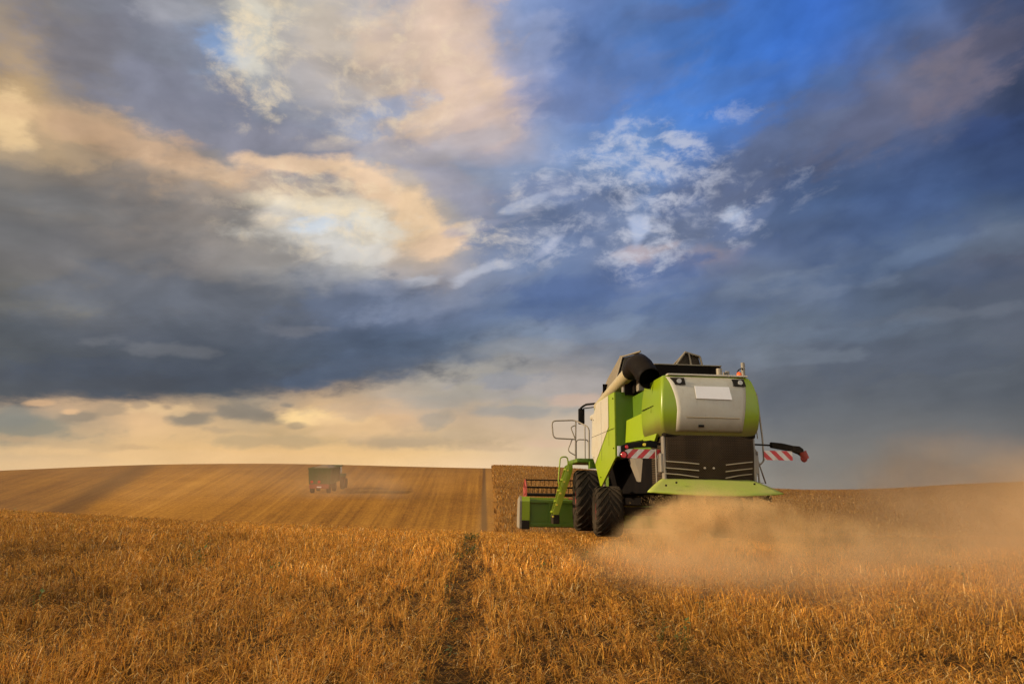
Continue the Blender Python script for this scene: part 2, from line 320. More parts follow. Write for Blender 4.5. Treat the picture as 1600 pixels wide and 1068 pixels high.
def mesh_obj(name, verts, faces, mat, parent=None, smooth_=False):
    me = bpy.data.meshes.new(name); me.from_pydata([tuple(v_) for v_ in verts], [], faces); me.update()
    if smooth_: me.polygons.foreach_set('use_smooth', [True]*len(me.polygons))
    me.materials.append(mat)
    o = bpy.data.objects.new(name, me); col.objects.link(o); o.parent = parent
    return o
def tag(o, label=None, cat=None, group=None, kind=None):
    if label: o['label'] = label
    if cat: o['category'] = cat
    if group: o['group'] = group
    if kind: o['kind'] = kind
    return o

def new_mat(name):
    m_ = bpy.data.materials.new(name); m_.use_nodes = True
    b = m_.node_tree.nodes['Principled BSDF']
    return m_, m_.node_tree, b
def bump(t, b, h, strength=.3, dist=.02):
    n = t.nodes.new('ShaderNodeBump'); n.inputs['Strength'].default_value = strength; n.inputs['Distance'].default_value = dist
    t.links.new(h.s, n.inputs['Height']); t.links.new(n.outputs[0], b.inputs['Normal'])

# track through the field
def track_x(y): return -.44-(y-6)*.049
# ground material
mg, t, b = new_mat('field_soil_and_straw')
g = t.nodes.new('ShaderNodeNewGeometry'); P = g.outputs['Position']; X, Y, Zc = sep(t, P)
b.inputs['Roughness'].default_value = .95; b.inputs['Specular IOR Level'].default_value = .1
s = (X+.033*Y)/(Y+63.)
wob = noise(t, P, .03, 3, .5)
s2 = s+(wob-.5)*.0012
st1 = noise(t, xyz(t, s2*1., 0., 0.), 28, 5, .65)
st2 = noise(t, xyz(t, s2*1., Y*.00005, 3.), 260, 4, .65)
st3 = (s2*330)._m('SINE')
grain = noise(t, P, 1.6, 6, .75); g2 = noise(t, xyz(t, X, Y*.45, Zc), 5.5, 5, .8)
blot = noise(t, P, .035, 4, .6)
f_ = (st1-.5)*.75+(st2-.5)*.75+st3*.03+(wob-.5)*.5+(grain-.5)*.62+(g2-.5)*1.3+(blot-.5)*.75+.46
far_c = ramp(t, f_, [(0.1, (.14, .052, .008)), (.42, (.31, .135, .018)), (.62, (.43, .195, .026)), (.9, (.56, .28, .050))])
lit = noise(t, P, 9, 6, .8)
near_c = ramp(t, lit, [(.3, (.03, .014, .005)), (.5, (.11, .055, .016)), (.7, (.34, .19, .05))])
# the swath edge lines that run up the far slope
def line_at(x0, y0, x1, y1, wdt, soft_=.6):
    k = (x1-x0)/(y1-y0); d_ = (X-(Y-y0)*k-x0).abs()
    return d_.step(wdt*.3, wdt, 1., 0.)
def pxw(px, Y_): return (px-800)/1094*Y_
ruts = line_at(pxw(757,52), 52, pxw(756,165), 165, .42)
fmask = Y.step(46, 50)
far_c = mix(t, ruts*.85*fmask, far_c, (.10, .05, .02))
sw = (X-(Y-52)*((pxw(772,165)-pxw(776,52))/113)-pxw(776,52))
swm = sw.step(-2.1, -1.2)*sw.step(-.2, .2, 1., 0.)
far_c = mix(t, swm*.25, far_c, (.50, .29, .10))
# darker field and its boundary on the left of the slope
bl = X-(Y*-.70)-(-2.+0.0)    # a line going up and away to the left
bb = (Y-55)*.93
lb = X+37.+(blot-.5)*3+(Y-52)*.426
lm = lb.step(-3., 3., 1., 0.)
far_c = mix(t, lm*.4, far_c, (.17, .095, .045))
far_c = mix(t, (lb.abs().step(.5, Y*.03+1.2, 1., 0.))*.65, far_c, (.085, .045, .02))
crest = (Y.step(100, 165))*.42
far_c = mix(t, crest, far_c, (.20, .10, .035))
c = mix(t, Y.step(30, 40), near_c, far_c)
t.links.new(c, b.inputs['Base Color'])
bump(t, b, (grain+lit*.5)*Y.step(30., 50., 1., .12), .9, .25)

def axis(vals):
    o_ = []
    for a_, b_, n_ in vals: o_ += list(np.linspace(a_, b_, n_, endpoint=False))
    return np.array(o_+[vals[-1][1]])
gx = axis([(-1500,-400,8),(-400,-60,68),(-60,-20,40),(-20,20,80),(20,60,40),(60,400,68),(400,1500,8)])
gy = axis([(-300,-20,8),(-20,0,10),(0,40,100),(40,200,110),(200,420,30),(420,3000,12)])
GX, GY = np.meshgrid(gx, gy); GZ = H(GX, GY)
nx, ny = len(gx), len(gy)
verts = np.stack([GX.ravel(), GY.ravel(), GZ.ravel()], 1)
faces = [(j*nx+i, j*nx+i+1, (j+1)*nx+i+1, (j+1)*nx+i) for j in range(ny-1) for i in range(nx-1)]
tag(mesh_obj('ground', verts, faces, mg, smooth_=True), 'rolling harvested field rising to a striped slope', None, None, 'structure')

# ------------------------------------------------------------------ straw: ribbons with a colour attribute
def straw_mat(name, rough=.7, trans=.25, noisek=0):
    m_, t, b = new_mat(name)
    a = t.nodes.new('ShaderNodeAttribute'); a.attribute_name = 'tint'
    t.links.new(a.outputs['Color'], b.inputs['Base Color'])
    b.inputs['Roughness'].default_value = rough; b.inputs['Specular IOR Level'].default_value = .25
    tr = t.nodes.new('ShaderNodeBsdfTranslucent'); t.links.new(a.outputs['Color'], tr.inputs[0])
    mx = t.nodes.new('ShaderNodeMixShader'); mx.inputs[0].default_value = trans
    o_ = t.nodes['Material Output']
    t.links.new(b.outputs[0], mx.inputs[1]); t.links.new(tr.outputs[0], mx.inputs[2]); t.links.new(mx.outputs[0], o_.inputs[0])
    return m_
def ribbons(name, mat, P0, dirs, length, width, bend, tint, seg=2, yaw=None):
    """P0 Nx3 roots, dirs Nx3 unit start direction, bend Nx3 added towards the tip; one mesh"""
    N = len(P0)
    if yaw is None: yaw = rng.random(N)*math.pi
    side_ = np.stack([np.cos(yaw), np.sin(yaw), np.zeros(N)], 1)
    vs = []; cs = []
    for k in range(seg+1):
        tt = k/seg
        c_ = P0+dirs*(length*tt)[:, None]+bend*(length*tt*tt)[:, None]
        w_ = (width*(1-.55*tt)*.5)[:, None]*side_
        vs += [c_-w_, c_+w_]
        root_shade = .45+.55*min(1, tt*1.6)  # painted shade: tint darkened towards the root
        cc = np.concatenate([tint*root_shade, np.ones((N, 1))], 1); cs += [cc, cc]
    M = 2*(seg+1)
    co = np.stack(vs, 1).reshape(-1, 3).astype(np.float32)
    cl = np.stack(cs, 1).reshape(-1, 4).astype(np.float32)
    base = (np.arange(N)*M)[:, None]
    fs = np.concatenate([base+np.array([[2*k, 2*k+1, 2*k+3, 2*k+2]]) for k in range(seg)], 1).reshape(-1, 4)
    me = bpy.data.meshes.new(name)
    me.vertices.add(len(co)); me.vertices.foreach_set('co', co.ravel())
    me.loops.add(fs.size); me.loops.foreach_set('vertex_index', fs.ravel().astype(np.int32))
    me.polygons.add(len(fs)); me.polygons.foreach_set('loop_start', (np.arange(len(fs))*4).astype(np.int32))
    me.update(calc_edges=True)
    at = me.color_attributes.new('tint', 'FLOAT_COLOR', 'POINT'); at.data.foreach_set('color', cl.ravel())
    me.materials.append(mat)
    o = bpy.data.objects.new(name, me); col.objects.link(o)
    return o
straw = straw_mat('dry_straw')
def sample(n, y0, y1, p, half=.92, pad=1.5, xlo=None):
    """points in the wedge in front of the viewpoint, density falling as y^-p"""
    uu = rng.random(n); e = 2-p
    y = (y0**e+(y1**e-y0**e)*uu)**(1/e)
    x = (rng.random(n)*2-1)*(y*half+pad)
    return x, y
PAL = np.array([(.53,.235,.032), (.67,.325,.045), (.37,.145,.022), (.82,.46,.105), (.62,.265,.032), (.90,.64,.28), (.16,.062,.013)])
PW = np.array([.26, .24, .17, .09, .14, .03, .07])
def tints(n, x, y):
    c_ = PAL[rng.choice(len(PAL), n, p=PW/PW.sum())]*(.6+.8*rng.random((n, 1)))
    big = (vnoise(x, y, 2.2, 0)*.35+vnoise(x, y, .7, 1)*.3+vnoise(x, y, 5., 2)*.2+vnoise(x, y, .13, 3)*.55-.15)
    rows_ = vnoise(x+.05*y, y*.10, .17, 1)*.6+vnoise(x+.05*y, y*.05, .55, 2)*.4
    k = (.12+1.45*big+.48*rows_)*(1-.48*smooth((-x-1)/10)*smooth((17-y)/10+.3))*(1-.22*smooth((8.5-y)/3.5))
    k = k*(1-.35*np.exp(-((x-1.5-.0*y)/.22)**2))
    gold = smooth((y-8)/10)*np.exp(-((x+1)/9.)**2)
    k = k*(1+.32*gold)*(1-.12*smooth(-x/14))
    c_ = c_*k[:, None]
    return c_
# upright stubble in drilled rows
def in_track(x, y):
    d_ = x-track_x(y)
    return smooth((d_+.26)/.08)*(1-smooth((d_-.02+.07*np.sin(y*2.1)+.15*(vnoise(x, y, .4, 2)-.5))/.30))
n = 250000
x, y = sample(n, 3.6, 31, 1.25)
rowx = np.round((x+.05*y)/.17)*.17-.05*y+rng.normal(0, .022, n); x = np.where(rng.random(n) < .82, rowx, x)
tr_ = in_track(x, y)
gap = smooth((vnoise(x, y, .30, 2)*.55+vnoise(x, y, .11, 0)*.45-.30)/.22)*.85+.15
keep = (rng.random(n) > tr_*.72) & (rng.random(n) < gap)
x, y, tr_ = x[keep], y[keep], tr_[keep]; n = len(x)
cl_ = vnoise(x, y, .55, 1)*.6+vnoise(x, y, 1.7, 2)*.4
hgt = (.08+.12*rng.random(n)*(.5+cl_))*(.7+.6*cl_)*(1-.25*smooth((y-14)/10))
hgt *= .55+.6*vnoise(x, y, .16, 3)+.5*vnoise(x+.05*y, y*.12, .2, 1)
hgt *= 1-.55*np.exp(-((x-1.5)/.2)**2)
hgt *= 1-.72*tr_
P0 = np.stack([x, y, H(x, y)-.01], 1)
lean = rng.normal(0, .26, (n, 2)); lean += np.stack([vnoise(x, y, .9, 3)-.5, vnoise(x, y, .9, 0)-.5], 1)*.7
dirs = np.concatenate([lean, np.ones((n, 1))], 1); dirs /= np.linalg.norm(dirs, axis=1)[:, None]
bend = np.concatenate([rng.normal(0, .10, (n, 2)), -np.abs(rng.normal(0, .05, (n, 1)))], 1)
wid = .0085*(np.maximum(y, 5)/6)**.6*(.6+.8*rng.random(n))
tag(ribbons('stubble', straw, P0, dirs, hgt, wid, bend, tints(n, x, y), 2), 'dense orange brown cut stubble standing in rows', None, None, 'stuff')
# loose bent straw and leaves lying over the stubble
n = 600000
x, y = sample(n, 3.6, 30, 1.3)
gap = smooth((vnoise(x, y, .30, 2)*.55+vnoise(x, y, .11, 0)*.45-.30)/.22)*.80+.20
k_ = rng.random(n) < gap; x, y = x[k_], y[k_]; n = len(x)
tr_ = in_track(x, y)
th = rng.random(n)*2*math.pi; up = rng.normal(.18, .38, n)
dirs = np.stack([np.cos(th), np.sin(th), up], 1); dirs /= np.linalg.norm(dirs, axis=1)[:, None]
cl_ = vnoise(x, y, .55, 1)*.6+vnoise(x, y, 1.7, 2)*.4
base = rng.random(n)**.5*.20*(.6+.8*cl_)*(1-.25*smooth((y-14)/10))*(1-.92*tr_)+.012
P0 = np.stack([x, y, H(x, y)+base], 1)
bend = np.stack([rng.normal(0, .12, n), rng.normal(0, .12, n), -np.abs(rng.normal(.05, .18, n))], 1)
ln = .03+.10*rng.random(n)**2; wid = .0070*(np.maximum(y, 5)/6)**.6*(.6+.8*rng.random(n))
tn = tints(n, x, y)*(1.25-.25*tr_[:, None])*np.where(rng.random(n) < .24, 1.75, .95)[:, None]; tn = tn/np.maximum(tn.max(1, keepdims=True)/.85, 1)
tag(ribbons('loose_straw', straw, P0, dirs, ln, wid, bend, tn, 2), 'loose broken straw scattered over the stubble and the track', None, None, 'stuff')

# ------------------------------------------------------------------ standing wheat on the far slope and to the right
mw, t, b = new_mat('standing_wheat')
g = t.nodes.new('ShaderNodeNewGeometry'); P = g.outputs['Position']; X, Y, Zc = sep(t, P)
n1_ = noise(t, P, 7., 7, .7); n2_ = noise(t, xyz(t, X*1., Y*.35, 0.), .16, 4, .6)
f_ = n1_*.6+n2_*.4
c = ramp(t, f_, [(.32, (.19, .088, .022)), (.5, (.31, .150, .036)), (.66, (.40, .21, .058))])
t.links.new(c, b.inputs['Base Color']); b.inputs['Roughness'].default_value = .9; b.inputs['Specular IOR Level'].default_value = .1
bump(t, b, n1_, 1., .35)
def wheat_left(y): return .35*math.sin(y*.9)+.25*math.sin(y*2.3+1)+pxw(778, 52)+(y-52)*((pxw(773,165)-pxw(790,52))/113)+.3
ys = axis([(44, 200, 105), (200, 260, 12)]); us = np.concatenate([np.linspace(0, .25, 30)**1.3, np.linspace(.16, 1, 60)[1:]])
us = np.unique(us)
vv = []; 
for yy in ys:
    xl = wheat_left(yy); xs = xl+us*(260-xl)
    zz = H(xs, np.full_like(xs, yy))
    top = .62*min(1, max(0, (yy-44)/.5))+rng.normal(0, .05, len(xs))
    vv += [(xs[0], yy, zz[0]-.1)]+[(xs[i], yy, zz[i]+top[i]) for i in range(len(xs))]
m_ = len(us)+1
ff = [(j*m_+i, j*m_+i+1, (j+1)*m_+i+1, (j+1)*m_+i) for j in range(len(ys)-1) for i in range(m_-1)]
tag(mesh_obj('wheat', vv, ff, mw, smooth_=True), 'uncut standing wheat beyond the header and along the right skyline', None, None, 'stuff')
n = 60000
y = 46+(rng.random(n)**.8)*140; x = np.array([wheat_left(q_) for q_ in y])+rng.random(n)**1.4*np.minimum(y*.85+6, 200)
dirs = np.concatenate([rng.normal(0, .12, (n, 2)), np.ones((n, 1))], 1); dirs /= np.linalg.norm(dirs, axis=1)[:, None]
P0 = np.stack([x, y, H(x, y)+.38], 1)
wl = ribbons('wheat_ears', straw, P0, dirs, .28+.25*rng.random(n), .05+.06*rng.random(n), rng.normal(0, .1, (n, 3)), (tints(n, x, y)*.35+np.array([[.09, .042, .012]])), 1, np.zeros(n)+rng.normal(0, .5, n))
tag(wl, 'fuzzy ears on top of the standing wheat', None, None, 'stuff')

# ------------------------------------------------------------------ green weeds
mleaf, t, b = new_mat('weed_leaf')
oi = t.nodes.new('ShaderNodeNewGeometry'); nn = noise(t, oi.outputs['Position'], 30, 3, .6)
t.links.new(ramp(t, nn, [(.3, (.045, .07, .006)), (.7, (.12, .15, .012))]), b.inputs['Base Color']); b.inputs['Roughness'].default_value = .6
def leaf_cluster(cx, cy, nl, spread, height, size):
    vs, fs = [], []
    for _ in range(nl):
        a_, r_ = random.random()*6.28, spread*math.sqrt(random.random())
        p = Vector((cx+math.cos(a_)*r_, cy+math.sin(a_)*r_, 0)); p.z = hz(p.x, p.y)+height*(.25+.75*random.random())
        az_ = random.random()*6.28; upw = random.uniform(-.2, .9); L = size*random.uniform(.6, 1.3)
        d_ = Vector((math.cos(az_), math.sin(az_), upw)).normalized(); sd_ = d_.cross(Vector((0, 0, 1))).normalized()*L*.28
        k = len(vs)
        vs += [p, p+d_*L*.45+sd_, p+d_*L, p+d_*L*.45-sd_]; fs.append((k, k+1, k+2, k+3))
        # stem down to the soil
        k = len(vs); gpt = Vector((cx+(p.x-cx)*.3, cy+(p.y-cy)*.3, hz(cx, cy)))
        vs += [gpt, gpt+Vector((.006, 0, 0)), p+Vector((.004, 0, 0)), p]; fs.append((k, k+1, k+2, k+3))
    return vs, fs
def weed(px, py, Y_, nl, spread, height, size, label, name='weed'):
    x_ = (px-800)/1094*Y_
    vs, fs = leaf_cluster(x_, Y_, nl, spread, height, size)
    o = bpy.data.objects.new(name, None); col.objects.link(o); o.location = (x_, Y_, hz(x_, Y_))
    vs = [v_-o.location for v_ in vs]
    lv = mesh_obj('leaves', vs, fs, mleaf, o)
    tag(o, label, 'weed', 'green weeds in the stubble')
weed(738, 845, 19.5, 60, .24, .17, .08, 'bushy dark green weed at the far end of the wheel track')
weed(735, 862, 15.5, 30, .20, .13, .08, 'low green weed in the wheel track just nearer than the bushy one')
weed(1052, 1015, 6.9, 16, .12, .30, .07, 'leafy green weed in the right foreground stubble')
weed(1022, 1008, 7.1, 8, .05, .28, .06, 'thin green weed beside the leafy one in the right foreground')
weed(845, 905, 12.6, 8, .10, .24, .08, 'small green weed right of the track in the middle distance')
weed(322, 912, 12.0, 18, .22, .30, .08, 'green weed on the left half of the stubble')
weed(435, 922, 11.0, 10, .12, .28, .07, 'small green weed on the left half nearer the track')
vs, fs = [], []
for _ in range(70):
    yy = 6+20*random.random()**.7; xx = random.uniform(-.75, .75)*yy
    a_, b_ = leaf_cluster(xx, yy, random.randint(2, 6), .07, .28, .06)
    k = len(vs); vs += a_; fs += [tuple(i+k for i in q_) for q_ in b_]
for _ in range(60):
    yy = 5+19*random.random(); xx = track_x(yy)-.25+random.gauss(0, .07)
    a_, b_ = leaf_cluster(xx, yy, random.randint(2, 5), .07, .10, .05)
    k = len(vs); vs += a_; fs += [tuple(i+k for i in q_) for q_ in b_]
tag(mesh_obj('green_sprouts', vs, fs, mleaf), 'tiny green sprouts dotted through the stubble', None, None, 'stuff')

# ------------------------------------------------------------------ materials of the machines
def paint(name, colr, rough=.4, dust=.35, dustc=(.34, .24, .13), metal=0., bumpk=.0, zfade=True, band=False):
    m_, t, b = new_mat(name)
    tcn = t.nodes.new('ShaderNodeTexCoord'); P = tcn.outputs['Object']
    a_ = noise(t, P, 1.7, 6, .65); c_ = noise(t, P, 26, 4, .7)
    gg = t.nodes.new('ShaderNodeNewGeometry'); nx_, ny_, nz_ = sep(t, gg.outputs['Normal']); wx_, wy_, wz_ = sep(t, gg.outputs['Position'])
    f_ = (a_*.7+c_*.3).step(.36, .72)*dust+nz_.step(.2, .9)*dust*.8
    if zfade: f_ = f_+wz_.step(-.9, 1.4, 1., 0.)*dust*.9
    cc = mix(t, f_.min(.92), colr, dustc)
    sp_k = noise(t, P, 60, 3, .7).step(.60, .72)*(a_.step(.4, .65))
    cc = mix(t, sp_k*.35*min(1., dust*3), cc, (.16, .11, .06))
    run = noise(t, xyz(t, sep(t, P)[0]*9, sep(t, P)[1]*9, sep(t, P)[2]*.7), 1.5, 4, .6)
    cc = mix(t, run.step(.56, .75)*.22*min(1., dust*3), cc, (.14, .10, .06))
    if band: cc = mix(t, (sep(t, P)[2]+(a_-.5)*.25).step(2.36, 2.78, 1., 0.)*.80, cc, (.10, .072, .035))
    t.links.new(cc, b.inputs['Base Color']); b.inputs['Metallic'].default_value = metal
    if max(colr) < .04 and rough > .3: b.inputs['Specular IOR Level'].default_value = .06
    rr = f_.step(0, .8, rough, .85); t.links.new(rr.s, b.inputs['Roughness'])
    if bumpk: bump(t, b, c_+a_, bumpk, .01)
    return m_
GREEN = paint('lime_green_paint', (.25, .35, .002), .36, .14, (.28, .25, .02))
DGREEN = paint('shaded_green_paint', (.085, .17, .003), .42, .18, (.15, .14, .02))  # darker copy of the lime paint, shade put into the colour
SILVER = paint('silver_grey_paint', (.50, .46, .37), .42, .36, (.40, .30, .16))
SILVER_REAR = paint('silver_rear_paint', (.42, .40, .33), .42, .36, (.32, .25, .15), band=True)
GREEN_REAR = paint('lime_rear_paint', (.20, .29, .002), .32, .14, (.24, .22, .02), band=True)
BLACK = paint('black_plastic', (.007, .007, .007), .45, .05)
DARK = paint('dusty_dark_steel', (.011, .009, .007), .8, .18, (.08, .055, .03), bumpk=.3)
GREY = paint('dusty_grey_steel', (.20, .18, .15), .55, .45, (.30, .23, .14))
RAILM = paint('grey_rail_paint', (.26, .22, .17), .5, .3)
RUBBER = paint('tyre_rubber', (.009, .009, .009), .7, .22, (.11, .075, .04), bumpk=.2)
RED = paint('red_paint', (.42, .014, .010), .4, .2)
WHITE = paint('white_plate', (.78, .76, .74), .5, .05, zfade=False)
BRONZE = paint('tan_tube_paint', (.44, .37, .22), .38, .25, (.42, .30, .15))
TANKP = paint('tank_cover_paint', (.19, .155, .10), .5, .4, (.26, .19, .11))
CHROME = paint('worn_steel_bar', (.42, .36, .26), .35, .3, metal=.6)
ORANGE = paint('orange_lamp', (.85, .12, .01), .25, .05, zfade=False)
REDLENS = paint('red_lens', (.55, .01, .012), .2, .05, zfade=False)
GLASS = paint('dark_cab_glass', (.02, .025, .03), .08, .1)
LENS = paint('clear_lamp_lens', (.40, .40, .38), .15, .1, zfade=False)
YELLOW = paint('yellow_marker', (.75, .62, .04), .4, .1)
TGREEN = paint('trailer_green', (.010, .062, .003), .7, .12, (.08, .055, .02))
TSIDE = paint('trailer_side', (.07, .065, .04), .6, .3, (.12, .08, .04))
TRED = paint('trailer_red', (.26, .022, .012), .6, .2, (.10, .05, .02))
SLAT = paint('dusty_slat', (.022, .015, .009), .85, .30, (.07, .046, .024))
# diagonal red and white stripes
def stripes(name, sgn):
    m_, t, b = new_mat(name)
    tcn = t.nodes.new('ShaderNodeTexCoord'); x_, y_, z_ = sep(t, tcn.outputs['Object'])
    q_ = ((x_*sgn+z_*1.0)*3.7)._m('FRACT')
    d_ = noise(t, tcn.outputs['Object'], 9, 4, .6)
    c_ = mix(t, q_.step(.49, .51), (.50, .016, .02), (.62, .58, .52))
    c_ = mix(t, d_.step(.4, .75)*.35, c_, (.32, .22, .13))
    t.links.new(c_, b.inputs['Base Color']); b.inputs['Roughness'].default_value = .4
    return m_
STRIPE_L = stripes('red_white_stripes_left', -1); STRIPE_R = stripes('red_white_stripes_right', 1)

# ------------------------------------------------------------------ mesh builder
class MB:
    def __init__(s): s.v = []; s.f = []; s.sm = []
    def add(s, vs, fs, sm=False):
        k = len(s.v); s.v += [Vector(p) for p in vs]; s.f += [tuple(i+k for i in q_) for q_ in fs]; s.sm += [sm]*len(fs); return s
    def box(s, a, b, bev=.0):
        bm = bmesh.new(); bmesh.ops.create_cube(bm, size=1)
        c_ = [(a[i]+b[i])/2 for i in range(3)]; d_ = [abs(b[i]-a[i]) for i in range(3)]
        for v_ in bm.verts: v_.co = Vector([c_[i]+v_.co[i]*d_[i] for i in range(3)])
        if bev > 0: bmesh.ops.bevel(bm, geom=bm.edges[:], offset=min(bev, min(d_)*.45), segments=2, profile=.5, affect='EDGES')
        bm.verts.index_update()
        s.add([v_.co.copy() for v_ in bm.verts], [tuple(v_.index for v_ in f.verts) for f in bm.faces]); bm.free(); return s
    def loft(s, rings, closed=True, cap=True, sm=False):
        n_ = len(rings[0]); vs = [p for r_ in rings for p in r_]; fs = []
        for j in range(len(rings)-1):
            for i in range(n_ if closed else n_-1):
                i2 = (i+1) % n_; fs.append((j*n_+i, j*n_+i2, (j+1)*n_+i2, (j+1)*n_+i))
        s.add(vs, fs, sm)
        if cap and closed:
            s.add(rings[0], [tuple(range(n_))[::-1]]); s.add(rings[-1], [tuple(range(n_))])
        return s
    def prism(s, pts, d_):
        """polygon of 3-D points swept by vector d_"""
        d_ = Vector(d_); return s.loft([[Vector(p) for p in pts], [Vector(p)+d_ for p in pts]])
    def tube(s, path, r, n_=10, cap=True):
        path = [Vector(p) for p in path]; rs = r if isinstance(r, (list, tuple)) else [r]*len(path)
        rings = []; up_ = None
        for i, p in enumerate(path):
            a_ = path[max(i-1, 0)]; b_ = path[min(i+1, len(path)-1)]; t_ = (b_-a_).normalized()
            if up_ is None: up_ = Vector((0, 0, 1)) if abs(t_.z) < .9 else Vector((1, 0, 0))
            sx_ = t_.cross(up_).normalized(); up_ = sx_.cross(t_).normalized()
            rings.append([p+(sx_*math.cos(q_)+up_*math.sin(q_))*rs[i] for q_ in [2*math.pi*k/n_ for k in range(n_)]])
        s.loft(rings, True, cap, True); return s
    def build(s, name, mat, parent=None, bevel=0):
        me = bpy.data.meshes.new(name); me.from_pydata(s.v, [], s.f); me.update()
        me.polygons.foreach_set('use_smooth', s.sm)
        bm = bmesh.new(); bm.from_mesh(me); bmesh.ops.recalc_face_normals(bm, faces=bm.faces[:]); bm.to_mesh(me); bm.free()
        me.materials.append(mat)
        o = bpy.data.objects.new(name, me); col.objects.link(o); o.parent = parent
        if bevel:
            md = o.modifiers.new('bevel', 'BEVEL'); md.width = bevel; md.segments = 2; md.limit_method = 'ANGLE'; md.angle_limit = R(35)
        return o
def arc(path, n_=5, rad=.12):
    """round the corners of a polyline"""
    path = [Vector(p) for p in path]; o_ = [path[0]]
    for a_, b_, c_ in zip(path, path[1:], path[2:]):
        r_ = min(rad, (a_-b_).length*.45, (c_-b_).length*.45)
        p0 = b_+(a_-b_).normalized()*r_; p1 = b_+(c_-b_).normalized()*r_
        for k in range(n_+1):
            t_ = k/n_; o_.append(p0*(1-t_)**2+b_*2*t_*(1-t_)+p1*t_*t_)
    return o_+[path[-1]]

# ------------------------------------------------------------------ combine harvester
root = bpy.data.objects.new('combine_harvester', None); col.objects.link(root)
root.location = (4.334, 15.0, -1.0); root.rotation_euler = (0, R(.9), R(5))
tag(root, 'lime green and silver combine harvester seen from behind, blowing chaff', 'combine harvester')
def bulge(z):  # rear face: bows backwards in the middle of its height
    t_ = (z-2.3)/1.35; return -.16*math.sin(math.pi*min(max(t_, 0), 1))**.8-.05*(1-t_)
# rear hood shell, built as stacked outline rings
def hood_ring(z, hw, yb, y1, front_hw):
    c_ = .10
    pts = []
    for sgn in (-1, 1):
        seq = [(front_hw, y1), (hw, y1-.9), (hw, yb+c_)]+[(hw-c_*.62*(1-math.cos(a_)), yb+c_-c_*math.sin(a_)) for a_ in [math.pi/2*k/5 for k in range(1, 6)]]
        seq += [(hw*.45, yb-.035)]
        q_ = [(sgn*p[0], p[1], z) for p in seq]
        pts.append(q_)
    return [Vector(p) for p in pts[0]+pts[1][::-1]]
zs = [2.30, 2.36, 2.46, 2.65, 2.85, 3.05, 3.25, 3.42, 3.54, 3.61, 3.64]
hws = [1.00, 1.06, 1.10, 1.12, 1.13, 1.12, 1.10, 1.07, 1.045, 1.02, .97]
hb = MB()
rings = [hood_ring(z, h_, .16+bulge(z)+(0 if z < 3.5 else (z-3.5)*.5), 1.65, h_-.03) for z, h_ in zip(zs, hws)]
hb.loft(rings, True, True, True)
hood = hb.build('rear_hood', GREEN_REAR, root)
hood.modifiers.new('edge', 'EDGE_SPLIT').split_angle = R(38)
# silver rear panel follows the bow
def rear_y(z, x=0.): 
    h_ = float(np.interp(z, zs, hws)); yb = .16+bulge(z)+(0 if z < 3.5 else (z-3.5)*.5)
    ax_ = abs(x); return yb-.035+(.035*max(0, (ax_-h_*.45))/(h_*.4))
pv = []; NZ_, NX_ = 22, 16
for j in range(NZ_+1):
    z = 2.37+(3.60-2.37)*j/NZ_; tt = j/NZ_
    xl = -(.76+.03*math.cos(tt*3)+.20*max(0, tt-.35)**1.5*2.0); xr = .70+.16*tt
    for i in range(NX_+1):
        x_ = xl+(xr-xl)*i/NX_; pv.append((x_, rear_y(z, x_)-.016, z))
pf = [(j*(NX_+1)+i, j*(NX_+1)+i+1, (j+1)*(NX_+1)+i+1, (j+1)*(NX_+1)+i) for j in range(NZ_) for i in range(NX_)]
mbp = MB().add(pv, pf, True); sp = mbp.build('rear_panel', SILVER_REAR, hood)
sp.modifiers.new('solid', 'SOLIDIFY').thickness = .014
MB().tube([(-.58, rear_y(2.68, .5)-.03, 2.68), (0, rear_y(2.68)-.032, 2.68), (.62, rear_y(2.68, .6)-.03, 2.68)], .012, 6).build('trim_strip', CHROME, hood)
MB().box((-1.04, .10, 2.26), (1.04, .30, 2.40), .04).build('hood_lip', DARK, hood)
MB().box((-.90, .13, 3.635), (.95, .30, 3.675), .012).build('top_trim', SILVER, hood)
MB().prism([(-.36, rear_y(3.35)-.05, 3.37), (.42, rear_y(3.35)-.05, 3.37), (.46, rear_y(3.1)-.05, 3.08), (-.345, rear_y(3.1)-.05, 3.09)], (0, .018, 0)).build('blank_plate', WHITE, hood)
for sgn, x0, x1 in ((-1, -.86, -.55), (1, .55, .84)):
    lt = MB().prism([(x0, rear_y(3.56, x0)-.035, 3.57), (x1, rear_y(3.56, x1)-.035, 3.57), (x1, rear_y(3.4, x1)-.05, 3.40), (x0+(.09 if sgn < 0 else .0), rear_y(3.4, x0)-.05, 3.40)][::1], (0, .03, 0)).build('work_light', BLACK, hood, .008)
    cx = (x0+x1)/2+.02
    MB().tube([(cx, rear_y(3.48, cx)-.065, 3.485), (cx, rear_y(3.48, cx)-.04, 3.485)], .052, 14).build('lens', LENS, lt)
MB().box((-.30, rear_y(2.5)-.045, 2.47), (-.18, rear_y(2.5)-.02, 2.52), .005).build('latch', BLACK, hood)
for sgn in (-1, 1):
    MB().prism([(sgn*(1.055), .72, 3.60), (sgn*(1.055+.002), .728, 3.60), (sgn*1.135, .728, 2.85), (sgn*1.135, .72, 2.85)], (sgn*.004, 0, 0)).build('seam', DARK, hood)
# seam and latch on the hood's left side
MB().box((-1.135, .55, 2.98), (-1.12, 1.5, 2.995)).build('seam', DARK, hood)
